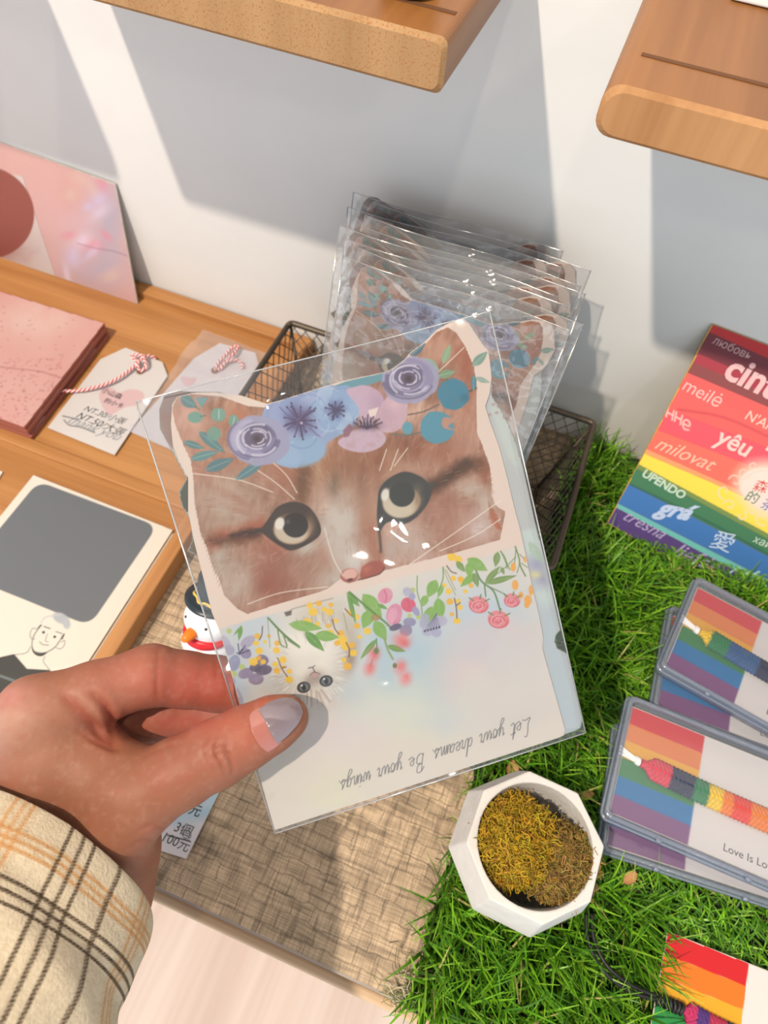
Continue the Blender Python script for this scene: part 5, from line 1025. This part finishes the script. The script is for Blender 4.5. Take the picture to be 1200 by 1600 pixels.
def tree(o, M=None, parent=None):
    c = o.copy(); COL.objects.link(c); c.parent = parent; c.matrix_parent_inverse = o.matrix_parent_inverse.copy()
    for ch in o.children: tree(ch, None, c)
    return c
R0 = np.stack([CP.U, CP.V * -1, CP.N], 1); B0 = (K4[2] + K4[3]) / 2
places = [(-.067, -.069, -.018, 1.0), (-.054, -.075, -.025, -.6), (-.064, -.081, -.032, 1.2), (-.058, -.087, -.039, -1.2), (-.050, -.093, -.047, .4), (-.066, -.099, -.053, -.8), (-.056, -.105, -.060, .6), (-.051, -.112, -.067, -1.4), (-.054, -.119, -.075, -.6)]
LAB = ['hindmost sleeved cat-card pack in the wire basket, against the wall', 'sleeved cat-card pack standing second from the wall in the basket', 'sleeved cat-card pack standing third from the wall in the basket', 'sleeved cat-card pack standing fourth from the wall in the basket', 'sleeved cat-card pack in the middle of the row in the basket',
       'sleeved cat-card pack just in front of the middle one in the basket', 'sleeved cat-card pack third from the front of the basket', 'sleeved cat-card pack second from the front of the basket', 'foremost sleeved cat-card pack in the wire basket, behind the held one']
LEN = np.linalg.norm((K4[0] + K4[1]) / 2 - B0); held['group'] = 'sleeved cat-card packs'
for (xc, yb, yt, roll), lab in zip(places, LAB):
    zb = .7545; dy = yt - yb; dz = math.sqrt(LEN ** 2 - dy ** 2); V_ = np.array([0, dy, dz]) / LEN; U_ = np.array([1., 0, 0]); N_ = np.cross(U_, V_)
    r = math.radians(roll); U2 = U_ * math.cos(r) + V_ * math.sin(r); V2 = -U_ * math.sin(r) + V_ * math.cos(r)
    Rt = np.stack([U2, V2, N_], 1) @ R0.T
    c = tree(held); M4 = Matrix([[*Rt[i], 0] for i in range(3)] + [[0, 0, 0, 1]])
    c.rotation_euler = M4.to_euler(); c.location = (xc, yb, zb + .0013); c['label'] = lab
    for ch in c.children:
        if ch.name.startswith('sleeve'): ch.material_slots[0].link = 'OBJECT'; ch.material_slots[0].material = film_mat('crinkled_sleeve_film', (246, 246, 246), .075, .9, .085, .09, 1.0, 48, (1, 1, 1), bdist=.011)

# ================================================================== the hand and the coat sleeve
NC = RW @ CP.N; PC = RW @ (CP.O - CAM)                       # card plane seen from the camera
def cdep(px, py):
    d = np.array([(px - 600) / F, (py - 800) / F, 1.]); return (PC @ NC) / (d @ NC)
def H(px, py, dz):                                          # joint: dz millimetres behind (+) or before (-) the card plane
    z = cdep(px, py) + dz * .001; return np.array([(px - 600) / F * z, (py - 800) / F * z, z])
def J(px, py, dz, r): z = cdep(px, py) + dz * .001; return (H(px, py, dz), r / F * z)
CH = dict(
    thumb=[J(138, 1322, 1, 84), J(220, 1240, -9, 62), J(280, 1208, -12, 53), J(338, 1178, -13.5, 50), J(385, 1152, -12.6, 46), J(428, 1130, -11, 40), J(450, 1120, -10, 32)],
    index=[J(56, 1114, 2, 57), J(150, 1083, 5, 48), J(236, 1055, 9, 46), J(290, 1062, 11.5, 42), J(338, 1068, 12.8, 41), J(385, 1078, 12, 38), J(420, 1086, 10.8, 32)],
    middle=[J(14, 1150, 22, 56), J(140, 1130, 24, 47), J(254, 1111, 25, 43), J(345, 1115, 25, 41), J(400, 1124, 21, 36), J(430, 1130, 18, 30)],
    ring=[J(0, 1200, 40, 52), J(120, 1160, 43, 44), J(214, 1146, 44, 39), J(180, 1185, 55, 36), J(128, 1198, 54, 31)],
    little=[J(10, 1250, 52, 46), J(100, 1205, 58, 37), J(168, 1196, 60, 33), J(140, 1225, 66, 30), J(100, 1232, 63, 26)],
    back1=[J(98, 1335, 9, 100), J(80, 1220, 5, 76), J(58, 1118, 4, 58)], back2=[J(70, 1330, 24, 100), J(30, 1220, 24, 84), J(14, 1148, 22, 58)],
    back3=[J(60, 1330, 36, 90), J(20, 1260, 42, 76), J(2, 1205, 42, 54)], palm=[J(120, 1300, 26, 80), J(70, 1215, 34, 70)],
    web=[J(108, 1180, 2, 60), J(170, 1215, -3, 54)], web2=[J(96, 1128, 6, 50), J(130, 1170, 6, 52), J(185, 1222, -4, 48)],
    wrist2=[J(150, 1330, 10, 92), J(138, 1405, 12, 90), J(70, 1500, 12, 84)], wrist=[J(118, 1330, 14, 104), J(60, 1430, 20, 112), J(0, 1560, 24, 118)])
def smin(a, b, k):
    h = np.maximum(k - np.abs(a - b), 0) / k; return np.minimum(a, b) - h * h * k * .25
def rcone(P, a, b, ra, rb):
    e = b - a; L2 = e @ e; t = np.clip(((P - a) @ e) / L2, 0, 1); return np.linalg.norm(P - a - t[:, None] * e, axis=1) - (ra + (rb - ra) * t)
def chain(P, js, k=.0025):
    d = None
    for (a, ra), (b, rb) in zip(js[:-1], js[1:]):
        q = rcone(P, a, b, ra, rb); d = q if d is None else smin(d, q, k)
    return d
def hand_sdf(P):
    body = smin(chain(P, CH['back1'], .006), chain(P, CH['back2'], .006), .012); body = smin(body, chain(P, CH['back3'], .006), .012); body = smin(body, chain(P, CH['palm'], .006), .010)
    body = smin(body, chain(P, CH['wrist'], .006), .016); body = smin(body, chain(P, CH['wrist2'], .006), .010)
    d = smin(body, chain(P, CH['thumb'], .004), .009)
    d = smin(d, chain(P, CH['web']), .009); d = smin(d, chain(P, CH['web2']), .007)
    d = smin(d, chain(P, CH['index'], .003), .0045)
    m_ = chain(P, CH['middle'], .003); d = smin(d, m_, .0022)
    d = smin(d, chain(P, CH['ring'], .003), .0022); d = smin(d, chain(P, CH['little'], .003), .0022)
    return d
def surface_net(fn, lo, hi, h):
    n = np.ceil((hi - lo) / h).astype(int) + 1
    ax = [lo[i] + h * np.arange(n[i]) for i in range(3)]
    D = np.empty(n, np.float32)
    for i in range(n[0]):
        g = np.stack(np.meshgrid([ax[0][i]], ax[1], ax[2], indexing='ij'), -1).reshape(-1, 3); D[i] = fn(g).reshape(n[1], n[2])
    S = D < 0
    c = np.zeros(n - 1, int)
    for dx in (0, 1):
        for dy in (0, 1):
            for dz in (0, 1): c += S[dx:n[0] - 1 + dx, dy:n[1] - 1 + dy, dz:n[2] - 1 + dz]
    act = (c > 0) & (c < 8); idx = -np.ones(n - 1, int); A = np.argwhere(act); idx[act] = np.arange(len(A))
    acc = np.zeros((len(A), 3)); cnt = np.zeros(len(A))
    cor = [(x, y, z) for x in (0, 1) for y in (0, 1) for z in (0, 1)]
    for a in cor:
        for k in range(3):
            if a[k]: continue
            b = list(a); b[k] = 1
            da = D[tuple((A + a).T)]; db = D[tuple((A + b).T)]; cr_ = (da < 0) != (db < 0)
            t = np.where(cr_, da / np.where(cr_, da - db, 1), 0); p = np.tile(np.array(a, float), (len(A), 1)); p[:, k] = t
            acc[cr_] += p[cr_]; cnt[cr_] += 1
    V = lo + h * (A + acc / cnt[:, None]); Q = []
    for k in range(3):
        o = [i for i in range(3) if i != k]; sl0 = [slice(1, -1)] * 3; sl0[k] = slice(0, -1); sl1 = list(sl0); sl1[k] = slice(1, None)
        s0, s1 = S[tuple(sl0)], S[tuple(sl1)]; E_ = np.argwhere(s0 != s1); off = np.array([1, 1, 1]); off[k] = 0; E_ = E_ + off
        def cell(u, v):
            q = E_.copy(); q[:, o[0]] -= u; q[:, o[1]] -= v; return idx[tuple(q.T)]
        q = np.stack([cell(1, 1), cell(0, 1), cell(0, 0), cell(1, 0)], -1); fl = S[tuple(E_.T)] ^ (k == 1)
        q[~fl] = q[~fl][:, ::-1]; Q.append(q)
    return V, np.concatenate(Q)
lo = np.min([j[0] - j[1] for c_ in CH.values() for j in c_], 0) - .002; hi = np.max([j[0] + j[1] for c_ in CH.values() for j in c_], 0) + .002
HV, HQ = surface_net(hand_sdf, lo, hi, .0009)
hn = np.stack([hand_sdf(HV + .0004 * e) - hand_sdf(HV - .0004 * e) for e in np.eye(3)], -1); hn /= np.linalg.norm(hn, axis=1)[:, None] + 1e-9
hpx = np.stack([600 + F * HV[:, 0] / HV[:, 2], 800 + F * HV[:, 1] / HV[:, 2]], -1)
dcard = np.array([cdep(*p) for p in hpx]); reld = (HV[:, 2] - dcard) * 1000
facing = np.clip(-hn[:, 2] * 2.2, 0, 1)
disp = np.zeros(len(HV)); dark = np.zeros(len(HV))
def crease(pts, depth, w, zlo=-60, zhi=14, ridge=0.):
    d, t_ = line_d(hpx, catmull(pts, 6)); d = d / 4.4; env = np.sin(np.pi * np.clip(t_ * .94 + .03, 0, 1)) ** .5 * facing * ((reld > zlo) & (reld < zhi))
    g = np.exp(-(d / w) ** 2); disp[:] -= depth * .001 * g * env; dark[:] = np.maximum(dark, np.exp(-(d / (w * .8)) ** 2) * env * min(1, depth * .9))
    if ridge: disp[:] += ridge * .001 * np.exp(-((d - 2.2 * w) / (w * 1.2)) ** 2) * env
crease([(142, 1084), (159, 1098), (172, 1118), (177, 1140), (180, 1164)], 1.5, 1.5, ridge=.35)
crease([(98, 1084), (118, 1106), (144, 1132), (165, 1155), (182, 1168)], 1.1, 2.0, ridge=.3)
crease([(120, 1140), (150, 1160), (182, 1172)], .5, 1.0)
crease([(249, 1010), (246, 1035), (245, 1065), (246, 1094)], .45, .8, ridge=.12); crease([(240, 1014), (239, 1040), (240, 1070)], .2, .7); crease([(256, 1012), (253, 1040), (252, 1070)], .2, .7)
crease([(337, 1028), (339, 1045), (338, 1062)], .3, .8)
for k, p in enumerate(([(331, 1146), (322, 1165), (325, 1184), (338, 1206)], [(344, 1150), (336, 1168), (342, 1188), (352, 1204)], [(356, 1152), (354, 1172), (362, 1192), (364, 1206)], [(330, 1170), (345, 1162), (358, 1166)], [(333, 1184), (348, 1176), (362, 1180)])): crease(p, .62 if k < 3 else .35, .75, ridge=.18)
for p in ([(214, 1300), (236, 1290), (252, 1294), (266, 1306)], [(206, 1322), (232, 1312), (260, 1320)], [(210, 1340), (236, 1336), (254, 1344)]): crease(p, .4, .9)
crease([(226, 1180), (250, 1170), (280, 1160)], .25, .9)
fine = (vnoise(hpx, 5, 3, 2, (1, 2.4), .6) - .5) * .00014 + (vnoise(hpx, 2.4, 6, 1, (2.2, 1), 1.0) - .5) * .00006
HV2 = HV + hn * (disp + fine * facing)[:, None]
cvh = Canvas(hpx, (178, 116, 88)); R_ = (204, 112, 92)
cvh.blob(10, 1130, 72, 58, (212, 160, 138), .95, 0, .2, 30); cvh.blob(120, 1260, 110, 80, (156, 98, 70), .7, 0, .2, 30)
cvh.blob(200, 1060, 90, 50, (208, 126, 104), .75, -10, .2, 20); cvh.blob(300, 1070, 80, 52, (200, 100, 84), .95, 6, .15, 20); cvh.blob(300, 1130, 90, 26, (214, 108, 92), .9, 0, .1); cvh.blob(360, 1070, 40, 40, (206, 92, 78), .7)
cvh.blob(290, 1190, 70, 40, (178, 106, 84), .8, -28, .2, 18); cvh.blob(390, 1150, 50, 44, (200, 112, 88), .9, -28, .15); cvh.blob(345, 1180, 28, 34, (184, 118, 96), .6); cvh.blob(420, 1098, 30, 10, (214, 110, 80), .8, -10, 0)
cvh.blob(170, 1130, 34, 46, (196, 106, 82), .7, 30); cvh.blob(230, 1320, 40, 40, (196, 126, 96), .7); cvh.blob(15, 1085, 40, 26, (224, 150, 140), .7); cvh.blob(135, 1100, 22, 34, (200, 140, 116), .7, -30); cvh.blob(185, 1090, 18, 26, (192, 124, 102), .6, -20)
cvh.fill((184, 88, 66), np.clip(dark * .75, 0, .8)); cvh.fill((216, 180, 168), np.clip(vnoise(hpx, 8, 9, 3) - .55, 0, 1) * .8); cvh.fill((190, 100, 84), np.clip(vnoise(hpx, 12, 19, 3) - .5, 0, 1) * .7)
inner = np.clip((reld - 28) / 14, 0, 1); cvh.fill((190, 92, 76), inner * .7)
M_skin = mat('skin', rough=.54, attr=True, sss=.12, spec=.28, bump=.08, bscale=900)
person = thing('person', 'hand of a person in a beige checked coat sleeve pinching the cat-card pack', 'person', CAM + H(90, 1300, 10) @ RW)
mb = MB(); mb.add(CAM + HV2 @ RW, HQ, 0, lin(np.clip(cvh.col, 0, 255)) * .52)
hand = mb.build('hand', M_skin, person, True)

# thumbnail: bare strip at the base, then grey-lilac polish, arched across the thumb
def nail_patch(left, top, bot, lift0, name, m_, parent):
    ns, nt_ = 34, 26; left, top, bot = (catmull(q, 10) for q in (left, top, bot))
    ev = lambda c_, t: np.array([np.interp(t, np.linspace(0, 1, len(c_)), c_[:, k]) for k in (0, 1)])
    px = np.array([[(1 - t) * ev(top, s) + t * ev(bot, s) + (1 - s) * (ev(left, t) - (1 - t) * left[0] - t * left[-1]) for t in np.linspace(0, 1, nt_)] for s in np.linspace(0, 1, ns)]).reshape(-1, 2)
    d0 = np.concatenate([(px - (600, 800)) / F, np.ones((len(px), 1))], 1); z = np.array([cdep(*q) for q in px]) - .024
    for _ in range(60): z = z + np.clip(hand_sdf(d0 * z[:, None]), -.002, .004) * .8
    ok = np.abs(hand_sdf(d0 * z[:, None])) < .0006
    q = (px - (440, 1128)) / 40; axd = unit([.88, -.47]); s_ = q @ axd; t_ = q @ np.array([-axd[1], axd[0]])
    A_ = np.stack([np.ones_like(s_), s_, s_ ** 2, t_, t_ ** 2, s_ * t_, s_ * t_ ** 2], 1); cf = np.linalg.lstsq(A_[ok], z[ok], rcond=None)[0]; zf = A_ @ cf
    lift = lift0 + .0005 * np.clip(s_ + .4, 0, 1)
    P = np.concatenate([d0 * (zf - lift)[:, None], d0 * (zf - lift + .0008)[:, None]]); n_ = ns * nt_
    f = [(i * nt_ + j, i * nt_ + j + 1, (i + 1) * nt_ + j + 1, (i + 1) * nt_ + j)[::-1] for i in range(ns - 1) for j in range(nt_ - 1)]
    f2 = [tuple(x + n_ for x in q_[::-1]) for q_ in f]; bd = [j for j in range(nt_)] + [i * nt_ + nt_ - 1 for i in range(1, ns)] + [(ns - 1) * nt_ + j for j in range(nt_ - 2, -1, -1)] + [i * nt_ for i in range(ns - 2, 0, -1)]
    f3 = [(bd[k], bd[(k + 1) % len(bd)], bd[(k + 1) % len(bd)] + n_, bd[k] + n_) for k in range(len(bd))]
    b_ = MB(); b_.add(CAM + P @ RW, f + f2 + f3); return b_.build(name, m_, parent, True)
nail = nail_patch([(405, 1105), (393, 1113), (390, 1124), (395, 1146), (406, 1165), (419, 1176)], [(405, 1105), (412, 1104), (424, 1099)], [(419, 1176), (432, 1168), (442, 1158)], .0002, 'thumbnail', mat('bare_nail', (158, 98, 88), .25, coat=.4), hand); nail['label'] = 'bare pink base of the thumbnail'
pol = nail_patch([(404, 1109), (413, 1124), (421, 1143), (433, 1162)], [(404, 1109), (420, 1097), (440, 1090), (457, 1091), (468, 1099), (473, 1111), (473, 1114)], [(433, 1162), (446, 1153), (456, 1143), (467, 1129), (473, 1114)], .0006, 'nail_polish', mat('lilac_polish', (116, 103, 110), .16, coat=.6), nail); pol['label'] = 'grey lilac nail polish'

# coat sleeve: a tube of checked flannel round the wrist, the forearm coming from the viewer's side
A0 = H(84, 1335, 6); A1 = np.array([(-43 - 600) / F, (1600 - 800) / F, 1.]) * .200
for _ in range(20):
    D3 = unit(A1 - A0); e2 = -unit(A0); e2 = unit(e2 - D3 * (e2 @ D3)); e1 = np.cross(D3, e2); e1 = e1 if e1[0] > 0 else -e1
    A0 = H(109, 1285, -22) - e2 * .029 - D3 * .006
NTH = 360; svals = np.concatenate([np.arange(0, .125, .00036), np.arange(.125, .42, .006)]); NS = len(svals); PXM = .000227
SV = np.zeros((NS, NTH, 3)); SC_ = np.zeros((NS, NTH, 3)); ph = np.arange(NTH) / NTH * 2 * np.pi
for i in range(NS):
    sm = svals[i]; s = sm / PXM; hem = math.exp(-s / 10.); a = (.0395 + .02 * sm) * (1 - .035 * hem); bb = a * .74; fr = np.sin(ph)
    wob = PXM * (3.2 * np.sin(3 * ph + s / 42.) + 2.6 * np.sin(5 * ph - s / 30. + 1.3) * min(1, s / 60) + 6 * np.exp(-((s - 150 - 60 * np.cos(ph)) / 26.) ** 2) - 5 * np.exp(-((s - 95 - 50 * np.cos(ph)) / 20.) ** 2)) * (1 if sm < .125 else .6)
    cs = np.cos(ph); sx = sm + (.006 + .011 * np.maximum(cs, 0) + .008 * np.minimum(cs, 0)) * math.exp(-sm / .06)
    SV[i] = A0 + D3 * sx[:, None] + e1 * ((a + wob) * np.cos(ph))[:, None] + e2 * ((bb + wob) * fr)[:, None]
    u = -((ph - .5 * np.pi + np.pi) % (2 * np.pi) - np.pi) * 150.; v = np.full(NTH, s)
    col = np.tile(np.array([214., 197., 170.]), (NTH, 1))
    tw = .5 + .5 * np.sin((u + v) * 1.25); tw2 = .5 + .5 * np.sin((u - v) * 1.25)
    def bandm(x, c_, w_): return np.clip((w_ * .5 - np.abs(x - c_)) / 1.2 + .5, 0, 1)
    U_ = ((u + 150) % 210) - 150 + 0.; vv = v % 212
    col += (np.array([206, 180, 146]) - col) * (.35 * bandm(U_, -60, 44) + .35 * bandm(vv, 52, 30))[:, None]
    for c_ in (44, 55, 66): col += (np.array([196, 134, 76]) - col) * (bandm(vv, c_, 5) * (.35 + .5 * tw))[:, None]
    for c_ in (-72, -60, -48): col += (np.array([198, 138, 82]) - col) * (bandm(U_, c_, 5) * (.30 + .5 * tw))[:, None]
    for c_ in (102, 116, 130): col += (np.array([70, 54, 40]) - col) * (bandm(vv, c_, 5.2) * (.5 + .5 * (tw > .45)))[:, None]
    for c_ in (6, 24, 40): col += (np.array([74, 60, 46]) - col) * (bandm(U_, c_, 5.2) * (.45 + .5 * (tw2 > .45)))[:, None]
    for c_ in (-126,): col += (np.array([84, 68, 54]) - col) * (bandm(U_, c_, 6) * (.45 + .5 * (tw2 > .45)))[:, None]
    if s > 212: col += (np.array([66, 52, 40]) - col) * (bandm(vv, 40, 16) * .55)[:, None]
    col += ((vnoise(np.stack([u, v], -1), 5, 4, 2) - .5) * 22)[:, None]
    SC_[i] = lin(np.clip(col, 0, 255))* .70
inn = SV.copy(); ctr = SV.mean(1, keepdims=True); dv = ctr - inn; inn = inn + dv / (np.linalg.norm(dv, axis=2, keepdims=True)) * .0016
V = np.concatenate([SV.reshape(-1, 3), inn.reshape(-1, 3)]); q = NS * NTH
f = [(i * NTH + j, (i + 1) * NTH + j, (i + 1) * NTH + (j + 1) % NTH, i * NTH + (j + 1) % NTH) for i in range(NS - 1) for j in range(NTH)]
f += [tuple(x + q for x in g[::-1]) for g in f] + [(j, (j + 1) % NTH, q + (j + 1) % NTH, q + j) for j in range(NTH)] + [((NS - 1) * NTH + (j + 1) % NTH, (NS - 1) * NTH + j, q + (NS - 1) * NTH + j, q + (NS - 1) * NTH + (j + 1) % NTH) for j in range(NTH)]
mb = MB(); mb.add(CAM + V @ RW, f, 0, np.concatenate([SC_.reshape(-1, 3)] * 2))
slv = mb.build('coat_sleeve', mat('flannel', rough=.9, attr=True, spec=.15, bump=.5, bscale=1100), person, True); slv['label'] = 'beige checked flannel coat sleeve'

# ================================================================== grass blades of the mat
NB = 31000; g = np.random.default_rng(21)
bx_ = XM - .001 + g.random(NB) * (.335 - XM); by_ = -.366 + g.random(NB) * .358
dens = vnoise(np.stack([bx_, by_], -1) * 1000, 14, 5, 2)
keepm = g.random(NB) < .55 + .7 * dens; bx_, by_ = bx_[keepm], by_[keepm]; NB = len(bx_)
Lh = (.016 + .021 * g.random(NB))
def foot(poly_px, z, mg=.002): return np.array([at_z(*p, z)[:2] for p in poly_px])
low = np.zeros(NB, bool); PB = np.stack([bx_, by_], -1)
low |= np.hypot(bx_ - PX, by_ - PY) < .031
def quadw(tl, th, Lx=.10, Hy=.0665, m_=.012):
    th = math.radians(th); U = np.array([math.cos(th), math.sin(th)]); V = np.array([-math.sin(th), math.cos(th)]); o = np.array(tl); return [o - U * m_ + V * m_, o + U * (Lx + m_) + V * m_, o + U * (Lx + m_) - V * (Hy + m_), o - U * m_ - V * (Hy + m_)]
for q_ in (quadw((.1052, -.2052), 4.5), quadw((.1062, -.1917), -1), quadw((.1215, -.1240), .5), quadw((.1302, -.1052), -10.5), [BC0 + bx * -.002 + by * -.002, BC0 + bx * .09 + by * -.002, BC0 + bx * .09 + by * .06, BC0 + bx * -.002 + by * .06]): low |= poly_sd(PB, q_) < 0
behind = poly_sd(PB, [at_z(949, 817, .7625)[:2], at_z(1087, 897, .7625)[:2] + (0, .004), (.34, -.085), (.34, .01), (.07, .01)]) < .002; low |= behind
e_a, e_b = at_z(949, 817, .7625)[:2], at_z(1087, 897, .7625)[:2]; low |= line_d(PB, [e_a, e_b])[0] < .022
low |= poly_sd(PB, [BC0 + bx * -.004 + by * -.020, BC0 + bx * .09 + by * -.020, BC0 + bx * .09 + by * .004, BC0 + bx * -.004 + by * .004]) < 0
low |= line_d(PB, [at_z(*p, .7535)[:2] for p in ((916, 1428), (921, 1475), (944, 1516), (986, 1545), (1030, 1560))])[0] < .006
bask = (bx_ < .050) & (by_ > -.146); Lh[bask] *= .8
hcap = np.where(low, .0085, 1.); Lh = np.where(low, Lh * .55, Lh)
ang = np.where(g.random(NB) < .62, math.radians(-75) + g.normal(size=NB) * .75, g.random(NB) * 2 * np.pi)
lean = .35 + .75 * g.random(NB); lean = np.where(low, 1.15, lean)
wdt = (.00056 + .00036 * g.random(NB)); tw_ = ang + np.pi / 2 + g.normal(size=NB) * .5
K = 5; V = np.zeros((NB, K, 2, 3)); 
th0 = lean * .45; px_, py_, pz_ = bx_.copy(), by_.copy(), np.full(NB, .7533)
for k in range(K):
    t_ = k / (K - 1); w_ = wdt * (1 - .85 * t_ ** 1.6); ox, oy = np.cos(tw_) * w_, np.sin(tw_) * w_
    V[:, k, 0] = np.stack([px_ - ox, py_ - oy, pz_], -1); V[:, k, 1] = np.stack([px_ + ox, py_ + oy, pz_], -1)
    a_ = th0 + lean * .55 * t_ * 1.6; st_ = Lh / (K - 1)
    px_ = px_ + np.cos(ang) * np.sin(a_) * st_; py_ = py_ + np.sin(ang) * np.sin(a_) * st_; pz_ = pz_ + np.cos(np.minimum(a_, 1.9)) * st_
    pz_ = np.where(low, np.minimum(pz_, .7533 + hcap), pz_)
V[..., 1] = np.minimum(V[..., 1], -.0006)
pal = np.array([(92, 146, 26), (112, 166, 34), (70, 120, 22), (128, 176, 48), (84, 138, 30), (56, 104, 20)])
cB = pal[g.integers(0, 6, NB)] * (.85 + .3 * g.random(NB))[:, None]; dry = g.random(NB) < .025; cB[dry] = np.array([170, 164, 96])
cB = lin(np.clip(cB, 0, 255)); Cv = np.broadcast_to(cB[:, None, None, :], (NB, K, 2, 3))
ib = np.arange(NB)[:, None] * (K * 2); fc = np.concatenate([np.stack([ib[:, 0] + 2 * k, ib[:, 0] + 2 * k + 1, ib[:, 0] + 2 * k + 3, ib[:, 0] + 2 * k + 2], -1) for k in range(K - 1)])
me = bpy.data.meshes.new('grass_blades'); nv = NB * K * 2; me.vertices.add(nv); me.vertices.foreach_set('co', V.reshape(-1).astype(np.float32))
me.loops.add(len(fc) * 4); me.loops.foreach_set('vertex_index', fc.reshape(-1).astype(np.int32)); me.polygons.add(len(fc)); me.polygons.foreach_set('loop_start', (np.arange(len(fc)) * 4).astype(np.int32)); me.update(calc_edges=True)
at_ = me.color_attributes.new('Col', 'FLOAT_COLOR', 'POINT'); at_.data.foreach_set('color', np.concatenate([Cv.reshape(-1, 3), np.ones((nv, 1))], 1).astype(np.float32).ravel())
gb = bpy.data.objects.new('grass_blades', me); COL.objects.link(gb); me.materials.append(mat('plastic_grass', rough=.42, attr=True, spec=.4)); put(gb, gm); gb['kind'] = 'stuff'
# curled brown-white backing fibres and a scrap at the front corner of the mat
m = MB()
for k in range(150):
    p = np.array([XM + g.normal() * .004, -.372 + .03 * g.random() ** 2 if k < 70 else -.366 + .35 * g.random(), .7525 + .002 * g.random()]); pts = [p]; d_ = unit(g.normal(size=3) * (1, 1, .5))
    for s_ in range(4): d_ = unit(d_ + g.normal(size=3) * .7); pts.append(pts[-1] + d_ * .0035); pts[-1][2] = max(pts[-1][2], .7512)
    if min(q[1] for q in pts) < -.3655: pts = [q + np.array([0, .006, 0]) for q in pts]
    m.tube(catmull(pts, 3), .00014, 4, 0, lin([(214, 206, 176), (60, 66, 40), (120, 130, 70)][k % 3]), cap=False)
fz = m.build('loose_fibres', mat('fibre', rough=.8, attr=True), gm); fz['kind'] = 'stuff'
